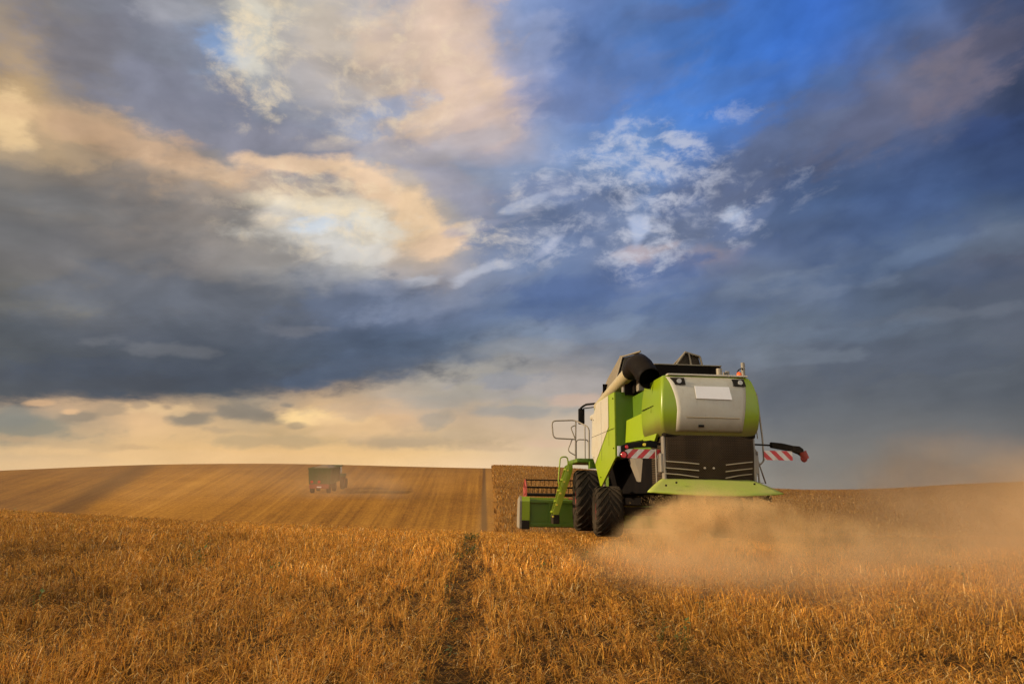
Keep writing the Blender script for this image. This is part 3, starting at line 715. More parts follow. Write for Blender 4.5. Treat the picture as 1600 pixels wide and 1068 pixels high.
# main body between the side panels
bd = MB(); bd.box((-1.36, 3.02, 1.98), (1.36, 6.0, 3.60), .03); bd.box((-.95, 1.45, 1.9), (.95, 3.1, 3.55), .02)
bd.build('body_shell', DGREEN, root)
for sgn in (-1, 1):
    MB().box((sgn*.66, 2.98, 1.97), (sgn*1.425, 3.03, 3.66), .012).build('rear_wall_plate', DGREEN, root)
    # side panel (y,z) outline with the low pointed tip
    ol = [(2.98, 3.66), (2.98, 1.95), (4.80, 1.22), (5.5, 1.90), (6.0, 2.22), (5.82, 3.25), (5.25, 3.64), (5.0, 3.68)]
    pts = [(sgn*1.40, y_, z_) for y_, z_ in ol]
    spn = MB().prism(pts, (sgn*.045, 0, 0)).build('side_panel', GREEN, root, .015)
    ov = [(3.66, 3.655), (3.66, 2.80), (5.46, 1.90), (5.5, 1.93), (5.98, 2.23), (5.80, 3.24), (5.23, 3.62), (5.0, 3.66)]
    MB().prism([(sgn*1.4465, y_, z_) for y_, z_ in ov], (sgn*.012, 0, 0)).build('silver_side_sheet', SILVER, spn, .004)
    MB().box((sgn*1.458, 2.99, 2.705), (sgn*1.462, 5.95, 2.715)).build('seam', DARK, spn)
    for yy in (3.62, 4.55):
        MB().box((sgn*1.459, yy, 1.95 if yy > 4 else 2.3), (sgn*1.4615, yy+.008, 3.62)).build('seam', DARK, spn)
    for yy, zz in ((3.1, 3.5), (3.1, 2.2), (5.6, 3.2), (5.6, 2.1), (4.7, 1.5)):
        MB().tube([(sgn*1.44, yy, zz), (sgn*1.468, yy, zz)], .018, 8).build('latch', DARK, spn)
    # steel strut below the panel
    MB().prism([(sgn*1.36, 5.55, 1.9), (sgn*1.36, 4.85, 1.2), (sgn*1.36, 4.5, 1.15), (sgn*1.36, 4.6, 2.0)], (sgn*.04, 0, 0)).build('skirt_plate', GREY, root)
    # side cover box behind the rear wall
    b1 = [(-1.20, 2.90, 2.33), (-.96, 1.50, 2.33), (-.80, 1.50, 2.33), (-.80, 2.90, 2.33)]
    t1 = [(-1.16, 2.90, 2.90), (-.97, 1.95, 3.0), (-.80, 1.95, 3.0), (-.80, 2.90, 2.92)]
    MB().loft([[Vector((-sgn*p[0] if sgn > 0 else p[0], p[1], p[2])) for p in q_] for q_ in (b1, t1)]).build('side_cover', GREEN, root, .02)
    # lower tapering part of the hood's side
    lo = [(.50, 2.36), (1.62, 2.36), (1.62, 2.30), (1.30, 2.12), (.85, 2.12)]
    MB().prism([(sgn*1.02, y_, z_) for y_, z_ in lo], (sgn*.06, 0, 0)).build('hood_skirt', GREEN, root, .015)
    # grey side chute under the cover
    MB().loft([[Vector((sgn*x_, y_, 1.93)) for x_, y_ in ((.76, 2.2), (1.08, 2.5), (1.06, 3.2), (.7, 3.2))], [Vector((sgn*x_, y_, 1.15)) for x_, y_ in ((.74, 2.5), (.84, 2.6), (.84, 2.9), (.7, 2.9))]]).build('side_chute', GREY, root, .01)
# dark underside, sieve box and axle parts
und = MB(); und.box((-.90, 1.0, 1.05), (.90, 6.2, 2.05), .03); und.box((-.55, 2.6, .75), (.55, 5.6, 1.1), .03)
und.box((-.85, .55, 1.35), (-.78, 1.2, 2.2)); und.box((.78, .55, 1.35), (.85, 1.2, 2.2))
und.build('sieve_box', paint('dark_underside', (.005, .004, .004), .9, .08, (.05, .035, .02), zfade=False), root)
MB().box((-1.5, 3.2, .50), (1.5, 3.42, .72), .03).tube([(-.3, 3.3, .6), (-.6, 2.9, 1.2)], .05).build('rear_axle', DARK, root)
MB().box((-1.6, 6.2, .72), (1.6, 6.6, 1.05), .04).build('front_axle', DARK, root)
# straw chopper behind: dark perforated housing with bright bars
chop = MB()
def cy_(z): return .28-.16*math.sin((z-1.25)/1.1*2.2)
rg = [[Vector((-.98, cy_(z), z)), Vector((-.6, cy_(z)-.05, z)), Vector((0, cy_(z)-.07, z)), Vector((.6, cy_(z)-.05, z)), Vector((.98, cy_(z), z)), Vector((.98, 1.3, z)), Vector((-.98, 1.3, z))] for z in np.linspace(1.24, 2.34, 10)]
chop.loft(rg, True, True, False)
mesh_m, t, b = new_mat('chopper_mesh')
tcn = t.nodes.new('ShaderNodeTexCoord'); x_, y_, z_ = sep(t, tcn.outputs['Object'])
hx = ((x_*120)._m('SINE')*(z_*120)._m('SINE')); nd = noise(t, tcn.outputs['Object'], 4, 5, .65)
cc = mix(t, hx.step(-.1, .5), (.055, .036, .018), (.005, .004, .003)); cc = mix(t, nd.step(.42, .75)*.55, cc, (.06, .038, .02)); b.inputs['Specular IOR Level'].default_value = .15
t.links.new(cc, b.inputs['Base Color']); b.inputs['Roughness'].default_value = .8
ch = chop.build('straw_chopper', mesh_m, root)
for k, (z0, z1) in enumerate(((1.71, 1.66), (1.57, 1.52), (1.45, 1.38))):
    MB().tube([(-1.02, cy_(z0)-.03, z0+.02), (-.7, cy_(z1)-.10, z0), (-.30, cy_(z1)-.12, z1+.02)], .013, 6).build('guide_bar', CHROME, ch)
    MB().tube([(.93, cy_(z0)-.03, z0+.04), (.6, cy_(z1)-.10, z0), (.30, cy_(z1)-.12, z1+.01)], .012, 6).build('guide_bar', CHROME, ch)
for k in range(9):
    z_ = 1.80+k*.055
    MB().prism([(-.94, cy_(z_)-.012, z_), (-.55, cy_(z_)-.062, z_), (.55, cy_(z_)-.062, z_), (.94, cy_(z_)-.012, z_), (.94, cy_(z_)+.02, z_), (-.94, cy_(z_)+.02, z_)], (0, 0, .010)).build('slat', SLAT, ch)
for x_ in (-.16, .04):
    MB().tube([(x_, cy_(1.6)-.10, 1.6), (x_, cy_(1.6)-.04, 1.6)], .022, 8).build('bolt', CHROME, ch)
for sgn in (-1, 1):
    MB().box((sgn*.99, .18, 1.28), (sgn*1.04, .36, 2.28), .01).box((sgn*1.04, .2, 1.5), (sgn*1.10, .42, 1.9), .01).build('chopper_side_plate', GREY, ch)
    MB().tube([(sgn*1.16, .35, 1.25), (sgn*1.16, .35, 2.0)], .018, 6).tube([(sgn*1.02, .35, 1.47), (sgn*1.17, .35, 1.47)], .014, 6).build('stay_rod', GREY, ch)
# spreading deflector
NXd, NYd = 24, 7; dv = []
for j in range(NYd+1):
    tt = j/NYd
    for i in range(NXd+1):
        s_ = i/NXd*2-1; hw = 1.0+(.46)*tt; xc = -.08-.05*tt
        dv.append((xc+s_*hw, .16-.78*tt+.16*(s_*s_)*tt+.05*(s_*s_), 1.36-.34*tt**1.15+.07*tt*(s_*s_)*(.9)))
df = [(j*(NXd+1)+i, j*(NXd+1)+i+1, (j+1)*(NXd+1)+i+1, (j+1)*(NXd+1)+i) for j in range(NYd) for i in range(NXd)]
dfl = MB().add(dv, df, True).build('deflector', paint('dusty_lime_paint', (.27, .40, .006), .45, .34, (.36, .31, .10)), root); dfl.modifiers.new('solid', 'SOLIDIFY').thickness = .03
for p in ((-.92, -.25, 1.255), (-1.2, -.42, 1.19), (.78, -.25, 1.255)):
    MB().tube([p, (p[0], p[1]-.01, p[2]+.03)], .022, 8).build('bolt', DARK, dfl)
for s_ in (-.75, -.45, -.15, .15, .45, .75):
    MB().prism([(s_*.95, .25, 1.30), (s_*1.35, -.5, 1.02), (s_*1.35, -.5, .90), (s_*.95, .25, 1.1)], (.012, 0, 0)).build('guide_fin', DARK, dfl)

# grain tank extension and its folded covers
tk = MB(); tk.prism([(-.62, 2.0, 3.56), (1.09, 2.0, 3.56), (1.09, 2.0, 4.24), (-.62, 2.0, 4.24)], (0, .035, 0))
tk.box((1.055, 2.036, 3.56), (1.09, 5.2, 4.235)); tk.box((-1.25, 5.2, 3.6), (1.09, 5.235, 4.235)); tk.box((-1.0, 2.6, 3.6), (.95, 5.1, 3.95))
tk.box((-.62, 2.036, 3.56), (-.585, 3.1, 4.235)); tk.box((-1.2, 2.8, 3.56), (-.62, 2.835, 3.95))
tank = tk.build('grain_tank', paint('dark_tank', (.007, .005, .004), .8, .06, (.07, .05, .03), zfade=False), root)
MB().box((-.64, 1.985, 4.236), (1.11, 2.05, 4.262), .006).build('tank_rim', TANKP, tank)
cv = MB()   # left cover, leaning up out of the tank
cv.prism([(-1.26, 6.0, 3.75), (-1.24, 4.3, 3.64), (-.93, 4.1, 4.84), (-.90, 4.5, 4.93), (-1.05, 5.4, 4.45)], (.03, 0, .02))
cv.prism([(-.93, 4.1, 4.84), (-.90, 4.5, 4.93), (-.50, 3.9, 4.90), (-.60, 3.4, 4.84)], (0, 0, .03))
cvo = cv.build('tank_cover', TANKP, tank)
MB().prism([(-1.21, 4.28, 3.64), (-.52, 3.38, 3.64), (-.56, 3.40, 4.82), (-.91, 4.08, 4.82)], (0, .03, 0)).build('cover_lining', BLACK, cvo)
MB().tube([(-1.23, 4.26, 3.64), (-.93, 4.06, 4.84), (-.60, 3.36, 4.86)], .028, 6).build('cover_edge', TANKP, cvo)
rc = MB()
A_, B_, C_, D_ = (.10, 3.0, 4.22), (.53, 3.0, 4.80), (.93, 3.0, 4.69), (1.03, 3.0, 4.22)
for p, q_ in ((A_, B_), (B_, C_), (C_, D_), ((.62, 3.0, 4.78), (.72, 3.0, 4.22)), (A_, D_)): rc.tube([p, q_], .03, 6)
rc.prism([(.53, 3.02, 4.80), (.93, 3.02, 4.69), (1.05, 4.6, 4.3), (.3, 4.6, 4.3)], (0, 0, .03))
rco = rc.build('tank_cover', TANKP, tank)
MB().prism([(.14, 3.05, 4.24), (.53, 3.05, 4.76), (.91, 3.05, 4.66), (1.01, 3.05, 4.24)], (0, .03, 0)).build('cover_lining', paint('cover_fabric', (.035, .028, .02), .8, .2), rco)

# unloading tube with its black spout
tb = MB(); tb.tube([(-1.24, 6.0, 3.66), (-1.22, 5.2, 3.76), (-1.18, 1.95, 4.11)], [.13, .145, .185], 20)
ut = tb.build('unloading_tube', BRONZE, root)
MB().tube([(-1.18, 2.28, 4.075), (-1.18, 1.98, 4.108)], .215, 20).build('clamp_ring', DARK, ut)
spo = MB()
pth = [(-1.18, 2.10, 4.095), (-1.175, 1.75, 4.15), (-1.165, 1.50, 4.12), (-1.15, 1.30, 4.01), (-1.13, 1.12, 3.87), (-1.11, .98, 3.75), (-1.10, .84, 3.66)]
spo.tube(pth, [.225, .245, .26, .265, .262, .258, .25], 24, False)
so = spo.build('spout', paint('black_spout', (.008, .006, .005), .6, .06, (.10, .07, .04), zfade=False), ut); so.modifiers.new('solid', 'SOLIDIFY').thickness = -.012
MB().tube([(-1.135, 1.14, 3.875), (-1.118, 1.02, 3.78)], .235, 20).build('spout_lining', paint('deep_black', (.002, .002, .002), .9, 0), so)
# mounting clutter between tube and body
MB().box((-.95, 2.4, 3.62), (-.72, 2.7, 3.95), .02).box((-1.2, 3.0, 3.66), (-1.0, 3.2, 3.86), .02).tube([(-.7, 1.8, 3.6), (-.75, 2.3, 3.9), (-.9, 2.9, 3.7)], .03, 6).build('tube_bracket', GREY, root)
MB().tube([(-.68, 1.72, 2.7), (-.68, 1.72, 3.7)], .035, 8).build('hydraulic_pipe', paint('rusty_pipe', (.16, .06, .02), .6, .3), root)

# small things on the hood's right top
for x_, y_, h_, r_ in ((1.14, 1.6, .20, .05), (1.06, 1.6, .17, .035), (1.15, .7, .24, .045)):
    MB().tube([(x_-.05, y_, 3.6), (x_-.05, y_, 3.84+h_)], r_, 10).build('exhaust_stub', GREY, root)
MB().tube([(.84, 1.5, 3.6), (.84, 1.5, 4.08)], .07, 10).build('exhaust_stub', RAILM, root)
bc = MB().tube([(.89, .45, 3.62), (.89, .45, 3.68)], .075, 12).build('beacon', BLACK, root)
MB().tube([(.89, .45, 3.68), (.89, .45, 3.73), (.89, .45, 3.79), (.89, .45, 3.81)], [.065, .062, .05, .02], 12).build('beacon_lens', ORANGE, bc)
MB().tube(arc([(.92, .6, 3.62), (.92, .6, 3.88), (1.05, .6, 3.94), (1.08, .7, 3.9)], 4, .08), .014, 6).build('cable_arm', DARK, root)
# long grab rail on the right rear corner and the lower step frame
MB().tube(arc([(1.06, .6, 3.40), (1.26, .55, 3.42), (1.30, .5, 3.3), (1.37, .5, 2.3), (1.37, .5, 1.80), (1.28, .5, 1.72)], 4, .1), .020, 8).build('grab_rail', RAILM, root)
MB().tube([(1.22, .6, 3.38), (1.24, .58, 3.05), (1.28, .55, 2.3)], .012, 6).build('grab_rail', RAILM, root)
MB().tube([(1.18, .5, 1.9), (1.24, .5, 1.32), (1.38, .5, 1.30), (1.24, .5, 1.78)], .016, 6).box((1.02, .45, 1.35), (1.16, .6, 1.42)).box((1.06, .4, 1.5), (1.17, .55, 2.05), .01).build('step_frame', GREY, root)

# light booms with striped boards
def boom(sgn):
    if sgn < 0:
        arm = MB().tube([(-.95, .5, 2.13), (-1.2, .48, 2.13)], .03, 8).loft([[Vector((x_, y_, z_)) for y_, z_ in ((.42, a_), (.54, a_), (.54, b_), (.42, b_))] for x_, a_, b_ in ((-1.10, 2.03, 2.17), (-1.25, 2.05, 2.20), (-1.62, 2.03, 2.15), (-1.80, 1.99, 2.11), (-1.92, 1.93, 2.07))])
        o = arm.build('light_boom', BLACK, root, .01)
        bd_ = MB().box((-1.83, .44, 1.80), (-1.03, .46, 2.00)).build('warning_board', STRIPE_L, o)
        for (x_, z_, r_) in ((-1.87, 1.865, .088), (-1.80, 2.04, .052)):
            l_ = MB().tube([(x_, .40, z_), (x_, .46, z_)], r_, 18).build('tail_light', BLACK, o)
            MB().tube([(x_, .385, z_), (x_, .405, z_)], [r_*.62, r_*.8], 18).build('lens', REDLENS, l_)
        MB().box((-1.99, .47, 1.84), (-1.90, .49, 2.06)).build('marker_plate', WHITE, o)
        MB().tube([(-1.4, .38, 2.10), (-1.4, .43, 2.10)], .035, 10).build('bolt', YELLOW, o)
    else:
        arm = MB().tube([(.95, .5, 2.17), (1.6, .49, 2.15)], .022, 8).loft([[Vector((x_, y_, z_)) for y_, z_ in ((.42, a_), (.54, a_), (.54, b_), (.42, b_))] for x_, a_, b_ in ((1.55, 2.10, 2.22), (1.8, 2.06, 2.20), (2.05, 2.02, 2.15), (2.2, 1.96, 2.14), (2.28, 1.90, 2.08))])
        o = arm.build('light_boom', DARK, root, .01)
        MB().box((1.36, .44, 1.82), (2.02, .46, 2.03)).build('warning_board', STRIPE_R, o)
        l_ = MB().tube([(2.26, .44, 2.02), (2.32, .44, 1.86)], .085, 14).build('tail_light', TRED, o)
        MB().tube([(2.28, .40, 1.87), (2.28, .43, 1.87)], [.06, .085], 18).build('lens', TRED, l_)
boom(-1); boom(1)

# wheels
def wheel(x, y, z, rad, wd, lugs, rimc, sgn):
    w_ = bpy.data.objects.new('wheel', None); col.objects.link(w_); w_.parent = root; w_.location = (x, y, z); w_.rotation_euler = (random.random(), 0, R(-6))
    hw = wd/2; ri = rad*.56
    prof = [(-hw*.80, ri), (-hw*.96, ri*1.18), (-hw, rad*.80), (-hw*.96, rad*.90), (-hw*.84, rad*.945), (-hw*.4, rad*.958), (0, rad*.962), (hw*.4, rad*.958), (hw*.84, rad*.945), (hw*.96, rad*.90), (hw, rad*.80), (hw*.96, ri*1.18), (hw*.80, ri)]
    ty = MB(); N_ = 48
    ty.loft([[Vector((px_, math.cos(a_)*r_, math.sin(a_)*r_)) for px_, r_ in prof] for a_ in [2*math.pi*k/N_ for k in range(N_+1)]], False, False, True)
    for sd_ in (-1, 1):
        for k in range(lugs):
            a0 = 2*math.pi*(k+(.5 if sd_ > 0 else 0))/lugs; rg_ = []
            for q_ in range(7):
                s_ = q_/6; px_ = sd_*hw*(-.04+1.06*s_); a_ = a0+(.52*s_**.9)*(1.9/rad*.55)*1.0
                rr = rad*(1.0 if s_ < .8 else 1.0-(s_-.8)*.55); rb = rad*(.945 if s_ < .8 else .945-(s_-.8)*.9)
                wa = (.030+.012*s_)/rad*1.25
                rg_.append([Vector((px_, math.cos(a_+e_)*r_, math.sin(a_+e_)*r_)) for e_, r_ in ((-wa*1.2, rb), (-wa*.75, rr), (wa*.75, rr), (wa*1.2, rb))])
            ty.loft(rg_)
    ty.build('tyre', RUBBER, w_)
    rm = MB(); rp = [(hw*.80, ri), (hw*.70, ri*.98), (hw*.50, ri*.90), (hw*-.1, ri*.84), (hw*-.15, ri*.42), (hw*.15, ri*.36), (hw*.15, .02)]
    rm.loft([[Vector((sgn*px_, math.cos(a_)*r_, math.sin(a_)*r_)) for px_, r_ in rp] for a_ in [2*math.pi*k/32 for k in range(33)]], False, False, True)
    rm.loft([[Vector((-sgn*px_*.5, math.cos(a_)*r_, math.sin(a_)*r_)) for px_, r_ in rp[:5]] for a_ in [2*math.pi*k/32 for k in range(33)]], False, False, True)
    rm.build('rim', rimc, w_)
for sgn in (-1, 1):
    wheel(sgn*1.54, 6.4, .86, .90, .74, 20, RED, sgn)
    wheel(sgn*1.56, 3.45, .60, .64, .70, 18, TRED, sgn)

# platform, rails, ladder, mirror (left side of the cab)
MB().box((-1.86, 6.2, 1.98), (-1.10, 7.9, 2.10), .015).box((-1.5, 6.0, 1.80), (-1.0, 6.3, 2.0)).build('platform', DGREEN, root)
rl = MB()
rl.tube(arc([(-1.80, 6.8, 2.0), (-1.78, 6.8, 3.30)], 3), .022, 8)
rl.tube(arc([(-1.46, 6.3, 2.1), (-1.46, 6.3, 3.05), (-1.80, 6.8, 3.32), (-2.55, 6.8, 3.28), (-2.50, 6.8, 2.74), (-1.80, 6.8, 2.72)], 5, .14), .022, 8)
rl.tube(arc([(-1.80, 6.8, 2.72), (-1.95, 6.8, 3.1), (-1.79, 6.8, 3.16)], 5, .1), .018, 8)
rl.tube(arc([(-1.90, 6.8, 2.72), (-2.05, 6.8, 2.35), (-1.80, 6.8, 2.22)], 5, .12), .018, 8)
rl.tube(arc([(-1.70, 7.2, 2.1), (-1.70, 7.2, 2.75), (-1.30, 7.2, 2.75), (-1.30, 7.2, 2.1)], 5, .12), .018, 8)
rl.tube([(-1.56, 6.45, 2.1), (-1.56, 6.45, 3.12)], .018, 8)
rl.build('guard_rail', RAILM, root)
ld = MB()
for dy_ in (0, .42):
    ld.prism([(-1.88, 6.85+dy_, 2.02), (-2.06, 6.85+dy_, 1.90), (-2.50, 6.80+dy_, .50), (-2.50, 6.80+dy_, .34), (-2.36, 6.80+dy_, .34), (-1.88, 6.85+dy_, 1.75)], (0, .03, 0))
for k in range(5):
    t_ = k/4; xx = -2.42+.42*t_; zz = .5+1.3*t_; ld.box((xx-.10, 6.85, zz-.02), (xx+.10, 7.25, zz+.02))
lad = ld.build('ladder', GREEN, root)
MB().box((-2.50, 6.79, .14), (-2.30, 7.25, .42), .02).build('rubber_step', BLACK, lad)
for k in range(5):
    t_ = k/4; MB().tube([(-2.50+.46*t_, 6.78, .36+1.4*t_), (-2.50+.46*t_, 6.83, .36+1.4*t_)], .03, 8).build('reflector', YELLOW, lad)
MB().tube(arc([(-2.22, 6.8, 1.20), (-2.34, 6.8, 1.35), (-2.28, 6.8, 2.16), (-2.05, 6.8, 2.18), (-2.02, 6.8, 1.8)], 6, .15), .022, 8).build('handrail', GREEN, lad)
mr = MB().tube(arc([(-1.15, 6.4, 3.82), (-1.45, 6.9, 3.84), (-1.60, 7.0, 3.72), (-1.58, 7.0, 3.6)], 5, .1), .035, 8).tube([(-1.2, 6.5, 3.72), (-1.5, 6.95, 3.72)], .018, 6).build('mirror_arm', BLACK, root)
MB().box((-1.66, 6.97, 3.22), (-1.46, 7.07, 3.72), .03).build('mirror', BLACK, mr)

# cab in front (mostly hidden by the body)
cb = MB(); cb.loft([[Vector(p) for p in ((-.95, 6.3, 2.0), (.95, 6.3, 2.0), (.95, 7.9, 2.0), (-.95, 7.9, 2.0))], [Vector(p) for p in ((-.98, 6.2, 3.5), (.98, 6.2, 3.5), (.98, 8.2, 3.5), (-.98, 8.2, 3.5))]])
cab = cb.build('cab', GLASS, root); MB().box((-1.02, 6.1, 3.5), (1.02, 8.4, 3.68), .06).build('cab_roof', SILVER, cab)
MB().loft([[Vector((x_, 7.4, z_)) for x_, z_ in ((-.6, .8), (.6, .8), (.6, 1.8), (-.6, 1.8))], [Vector((x_, 9.6, z_)) for x_, z_ in ((-.6, .2), (.6, .2), (.6, .8), (-.6, .8))]]).build('feeder_house', DGREEN, root)

# cutting header with reel
hd = MB(); HW = 3.2
hd.prism([(-HW, 9.6, -.05), (-HW, 9.6, .78), (-HW, 9.75, .86), (-HW, 9.75, -.05)], (2*HW, 0, 0))
hd.box((-HW, 9.75, -.08), (HW, 11.0, -.02)); hd.box((-HW, 9.53, .74), (HW, 9.62, .84), .01); hd.box((-HW, 9.53, -.05), (HW, 9.6, .06), .01)
for x_ in np.linspace(-2.2, 2.6, 6): hd.box((x_-.03, 9.54, .06), (x_+.03, 9.6, .74))
hdr = hd.build('header', DGREEN, root)
for sgn in (-1, 1):
    MB().prism([(sgn*HW, y_, z_) for y_, z_ in ((9.45, -.12), (9.42, .80), (9.6, .97), (10.2, .85), (10.4, .2), (10.4, -.1))], (sgn*.07, 0, 0)).build('end_shield', GREY, hdr, .02)
    MB().prism([(sgn*(HW-.28), y_, z_) for y_, z_ in ((9.44, -.12), (9.42, .80), (9.55, .95), (10.3, .9), (10.6, -.1))], (sgn*.27, 0, 0)).build('end_cover', GREEN, hdr, .02)
    MB().box((sgn*(HW-.27), 9.40, -.14), (sgn*HW, 9.45, .16), .01).build('mud_flap', BLACK, hdr)
rcz, rcy, rr_ = 1.02, 10.55, .52
rlm = MB()
for k in range(6):
    a_ = 2*math.pi*k/6+.52; y_, z_ = rcy+math.cos(a_)*rr_, rcz+math.sin(a_)*rr_
    rlm.tube([(-2.95, y_, z_), (2.95, y_, z_)], .028, 6)
    for x_ in np.arange(-2.9, 2.91, .16): rlm.tube([(x_, y_, z_), (x_, y_+.05, z_-.20)], .009, 4)
reel = rlm.build('reel', DARK, hdr)
for x_ in (-2.97, -1.0, 1.0, 2.97):
    e_ = MB()
    for k in range(6):
        a_ = 2*math.pi*k/6+.52; a2 = a_+2*math.pi/6
        p = Vector((x_, rcy+math.cos(a_)*rr_, rcz+math.sin(a_)*rr_)); p2 = Vector((x_, rcy+math.cos(a2)*rr_, rcz+math.sin(a2)*rr_))
        e_.tube([p, p2], .025, 6); e_.tube([(x_, rcy, rcz), p], .02, 6)
    e_.build('reel_spider', RED, reel)
MB().tube([(-2.95, rcy, rcz), (2.95, rcy, rcz)], .06, 10).build('reel_shaft', BLACK, reel)
au = MB(); au.tube([(-3.1, 10.15, .42), (3.1, 10.15, .42)], .2, 14)
MB_l = []
for k in range(0, 120):
    a_ = k*.35; x_ = -3.05+k*.025*2.05 if k < 60 else 3.05-(k-60)*.025*2.05
    a_ = a_ if k < 60 else -a_
    p0 = Vector((x_, 10.15+math.cos(a_)*.2, .42+math.sin(a_)*.2)); p1 = Vector((x_, 10.15+math.cos(a_)*.33, .42+math.sin(a_)*.33)); MB_l.append((p0, p1))
for blk in (MB_l[:60], MB_l[60:]):
    vs_ = [p for pr in blk for p in pr]; au.add(vs_, [(2*i, 2*i+1, 2*i+3, 2*i+2) for i in range(len(blk)-1)])
au.build('auger', RED, hdr)
MB().box((-2.9, 9.9, .84), (-1.5, 9.98, .92), .01).build('reel_arm', GREEN, hdr)
MB().box((-1.5, 9.9, .80), (1.5, 9.98, .90), .01).build('reel_arm', RED, hdr)

# ------------------------------------------------------------------ grain trailer and tractor on the far slope
TX, TY = -25.1, 91.0
def on_slope(name, x, y, ln):
    o = bpy.data.objects.new(name, None); col.objects.link(o)
    o.scale = (1.12, .78, 1.15); z0, z1 = hz(x, y), hz(x, y+ln); o.location = (x, y, z0); o.rotation_euler = (math.atan2(z1-z0, ln), 0, R(1))
    return o
tr = on_slope('grain_trailer', TX, TY, 6.5)
tag(tr, 'green grain trailer with red chassis on the distant stubble slope', 'trailer')
tb_ = MB()
def ring(z, g): return [Vector(p) for p in ((-1.22-g, -g, z), (1.22+g, -g, z), (1.22+g, 5.6+g, z), (-1.22-g, 5.6+g, z))]
tb_.loft([ring(1.02, 0), ring(2.75, .10)]); bodyt = tb_.build('trailer_body', TGREEN, tr)
MB().prism([(1.235, .05, 1.30), (1.235, 5.55, 1.30), (1.33, 5.6, 2.70), (1.33, .0, 2.70)], (.03, 0, 0)).build('side_wall', TSIDE, bodyt)
for k in range(7): MB().prism([(1.27, .2+.85*k, 1.3), (1.27, .3+.85*k, 1.3), (1.36, .3+.85*k, 2.7), (1.36, .2+.85*k, 2.7)], (.06, 0, 0)).build('rib', TGREEN, bodyt)
for x_ in (-.85, -.3, .3, .85): MB().box((x_-.05, -.16, 1.3), (x_+.05, -.06, 2.72)).build('tailgate_rib', TGREEN, bodyt)
ring2 = MB().box((-1.36, -.16, 2.72), (1.36, -.06, 2.85)).box((-1.36, 5.65, 2.72), (1.36, 5.75, 2.85)).box((-1.38, -.1, 2.72), (-1.28, 5.7, 2.85)).box((1.28, -.1, 2.72), (1.38, 5.7, 2.85)); ring2.build('top_rail', TGREEN, bodyt)
# heap of grain and a rear extension that rises forward
gm, t, b = new_mat('grain'); pn = noise(t, t.nodes.new('ShaderNodeTexCoord').outputs['Object'], 30, 4, .7)
t.links.new(ramp(t, pn, [(.3, (.12, .08, .03)), (.7, (.26, .17, .07))]), b.inputs['Base Color'])
MB().loft([ring(2.70, .02), [Vector(p) for p in ((-.5, 1.6, 3.0), (.5, 1.6, 3.0), (.5, 4.4, 3.05), (-.5, 4.4, 3.05))]]).build('grain_load', gm, tr)
chs = MB().box((-1.12, -.20, .56), (1.12, -.06, 1.04), .02).box((-.45, 0, .85), (-.3, 6.6, 1.15)).box((.3, 0, .85), (.45, 6.6, 1.15)).box((-.12, 6.2, .8), (.12, 7.6, .95)).build('chassis', TRED, tr)
for x_ in (-.85, -.02): MB().tube([(x_, -.24, 1.30), (x_, -.17, 1.30)], .16, 12).build('tail_light', REDLENS, chs)
MB().box((-.25, -.24, .66), (.27, -.215, .80)).build('number_plate', WHITE, chs)
def small_wheel(parent, x, y, r_, w__):
    ww = MB(); prof = [(-w__/2, r_*.55), (-w__/2, r_*.9), (-w__*.35, r_), (w__*.35, r_), (w__/2, r_*.9), (w__/2, r_*.55)]
    ww.loft([[Vector((x+p, y+math.cos(a_)*q_, r_+math.sin(a_)*q_)) for p, q_ in prof] for a_ in [2*math.pi*k/24 for k in range(25)]], False, False, True)
    o = ww.build('wheel', RUBBER, parent)
    MB().tube([(x-w__*.3, y, r_), (x+w__*.3, y, r_)], r_*.56, 16).build('rim', TRED, o)
for y_ in (.9, 4.7):
    for sgn in (-1, 1): small_wheel(tr, sgn*.95, y_, .52, .42)
tc_ = on_slope('tractor', TX+.25, TY+6.6, 4.)
tag(tc_, 'dark tractor half hidden in front of the green grain trailer', 'tractor')
MB().box((-.42, 1.2, .9), (.42, 3.9, 1.75), .12).build('bonnet', TGREEN, tc_)
MB().loft([[Vector(p) for p in ((-.8, -.4, 1.2), (.8, -.4, 1.2), (.75, 1.3, 1.2), (-.75, 1.3, 1.2))], [Vector(p) for p in ((-.72, -.3, 2.7), (.72, -.3, 2.7), (.68, 1.1, 2.7), (-.68, 1.1, 2.7))]]).build('cab', GLASS, tc_)
MB().box((-.85, -.45, 2.7), (.85, 1.25, 2.88), .05).build('cab_roof', TGREEN, tc_)
for sgn in (-1, 1):
    small_wheel(tc_, sgn*1.0, .3, .88, .5); small_wheel(tc_, sgn*.9, 3.1, .6, .4)
    MB().box((sgn*.78, -.6, 1.5), (sgn*1.28, 1.2, 1.85), .08).build('mudguard', TGREEN, tc_)
MB().tube([(.3, 1.9, 1.7), (.3, 1.9, 2.8)], .05, 8).build('exhaust', BLACK, tc_)

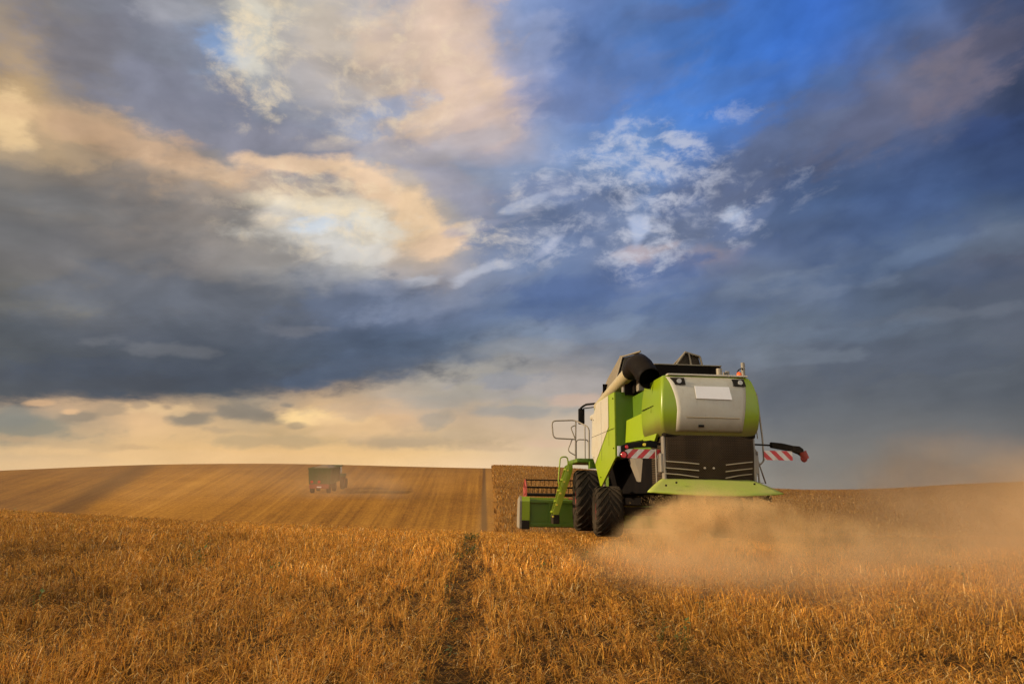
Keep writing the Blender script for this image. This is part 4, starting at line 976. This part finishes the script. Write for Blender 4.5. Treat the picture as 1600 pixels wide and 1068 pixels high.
# ------------------------------------------------------------------ dust
def dust(name, label, lobes, lo, hi_, colr, nscale=1.2, thr=(.30, .75), aniso=0., rate=1.):
    """a cloud of airborne dust: sum of soft lobes (centre, radii, density) broken up by turbulence"""
    m_ = bpy.data.materials.new(name+'_volume'); m_.use_nodes = True; t = m_.node_tree; t.nodes.clear()
    o_ = t.nodes.new('ShaderNodeOutputMaterial'); vs_ = t.nodes.new('ShaderNodeVolumePrincipled')
    t.links.new(vs_.outputs[0], o_.inputs['Volume'])
    g = t.nodes.new('ShaderNodeNewGeometry'); P = g.outputs['Position']
    nn_ = noise(t, P, nscale, 5, .68, .5)
    wv = noise(t, P, nscale*.7, 3, .55, 0, 1); a_, b_, c_ = sep(t, wv); X, Y, Z = sep(t, P)
    tot = None
    for (c0, r0, d0) in lobes:
        q = [(k+(n_-.5)*(1.1*r0[i])-c0[i])/r0[i] for i, (k, n_) in enumerate(((X, a_), (Y, b_), (Z, c_)))]
        e_ = (q[0]*q[0]+q[1]*q[1]+q[2]*q[2]).step(0., 1., 1., 0.)
        e_ = e_*e_*d0; tot = e_ if tot is None else tot+e_
    den = tot*nn_.step(thr[0], thr[1], .10, 2.0)
    t.links.new(den.s, vs_.inputs['Density'])
    m_.cycles.volume_step_rate = rate
    vs_.inputs['Color'].default_value = (*colr, 1); vs_.inputs['Anisotropy'].default_value = aniso
    me = MB().box(lo, hi_); o = me.build(name, m_)
    tag(o, label, None, None, 'stuff'); return o
rj = random.Random(5)
jets = []
for px, py, Yj, r_, d_ in ((1010,822,13.6,.55,1.3),(1065,822,13.6,.85,2.0),(1130,815,13.6,.85,2.2),(1190,812,13.6,.8,1.6),(1100,792,14.2,.85,2.0),(1050,797,14.2,.45,1.6),(1170,793,14.2,.6,1.8),
        (965,862,12.8,.6,.8),(1030,862,12.2,.9,1.1),(1110,868,12.0,.9,1.1),(1200,850,12.6,1.0,.9),(1270,842,13.0,1.1,.60),(1080,905,10.6,.8,.5),(1180,900,10.8,.9,.45),
        (905,868,12.4,.6,.35),(1340,860,13.2,1.3,.32),(1420,868,13.2,1.3,.25),(1290,890,11.2,1.0,.28),(1510,880,13.0,1.4,.20),(1400,905,11.0,1.1,.20)):
    cx_, cz_ = (px-800)/1094*Yj, -(py-775)/1094*Yj
    jets.append(((cx_, Yj, cz_), (r_*1.15, r_*1.3, r_*.62*rj.uniform(.85, 1.2)), d_*.62))
dust('chaff_cloud', 'thick golden chaff dust blown out behind the harvester', jets, (-.2, 9.0, -1.5), (12.0, 15.6, .75), (.95, .67, .34), nscale=1.7, thr=(.33, .72), rate=.6)
dust('drifting_dust', 'thin brown dust drifting away to the right of the harvester', [
    ((13.5, 13.0, -.7), (9.5, 6.0, 1.6), .26),
    ((11.5, 17.5, .1), (5.5, 5.0, 1.9), .13),
    ((25., 27.0, .0), (14., 12., 2.6), .020),
    ((7.5, 9.5, -1.05), (6.0, 3.8, .85), .17),
    ((3.0, 10.6, -1.1), (3.0, 2.8, .65), .24)], (-1., 6.3, -1.6), (37., 40., 4.0), (.84, .58, .33), nscale=.6, rate=1.2)
dust('slope_haze', 'faint dust hanging around the distant trailer', [
    ((-28., 80., 2.5), (30., 26., 6.), .009),
    ((-20., 86., 1.2), (10., 8., 3.2), .045)], (-56., 50., -4.), (6., 102., 9.), (.80, .58, .36), nscale=.12, rate=1.5)
# flecks of chaff in the air
n = 26000
k = rng.random(n)
ox, oy = 4.2+rng.normal(0, .8, n), 14.3+rng.normal(0, .15, n)
tt = rng.random(n)**.7
x = ox+(ox-4.0)*tt*2.0+tt*rng.normal(.5, .9, n)+np.where(k > .65, rng.random(n)**1.3*10*tt, 0)
y = oy-tt*4.2*rng.random(n)+np.where(k > .65, rng.normal(0, 2.0, n), 0)
z = -.02-1.0*tt**1.6+rng.normal(0, .16, n)+np.where(k > .65, rng.random(n)*.7, 0)
x = np.where(x < 2.6, 2.6+(2.6-x)*1.5, x); z = np.where(z > .02, .02-(z-.02)*.8, z); z = np.maximum(z, H(x, y)+.12)
dirs = rng.normal(0, 1, (n, 3)); dirs /= np.linalg.norm(dirs, axis=1)[:, None]
tn = np.array([(.60, .40, .17)])*(.6+.8*rng.random((n, 1)))
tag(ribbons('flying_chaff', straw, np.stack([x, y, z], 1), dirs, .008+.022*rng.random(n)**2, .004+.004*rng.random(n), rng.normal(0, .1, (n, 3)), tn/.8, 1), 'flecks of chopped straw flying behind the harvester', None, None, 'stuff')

# ------------------------------------------------------------------ render settings
sc.render.engine = 'CYCLES'
sc.view_settings.view_transform = 'Standard'; sc.view_settings.look = 'None'; sc.view_settings.exposure = 0; sc.view_settings.gamma = 1
cy = sc.cycles
cy.use_denoising = True
try: cy.denoiser = 'OPENIMAGEDENOISE'
except Exception: pass
w.cycles.sampling_method = 'NONE'
cy.max_bounces = 4; cy.diffuse_bounces = 2; cy.glossy_bounces = 2; cy.transmission_bounces = 2; cy.volume_bounces = 2; cy.transparent_max_bounces = 8
cy.volume_step_rate = .6; cy.volume_max_steps = 256
cy.use_adaptive_sampling = True; cy.adaptive_threshold = .03
cy.pixel_filter_type = 'BLACKMAN_HARRIS'; cy.filter_width = 1.5
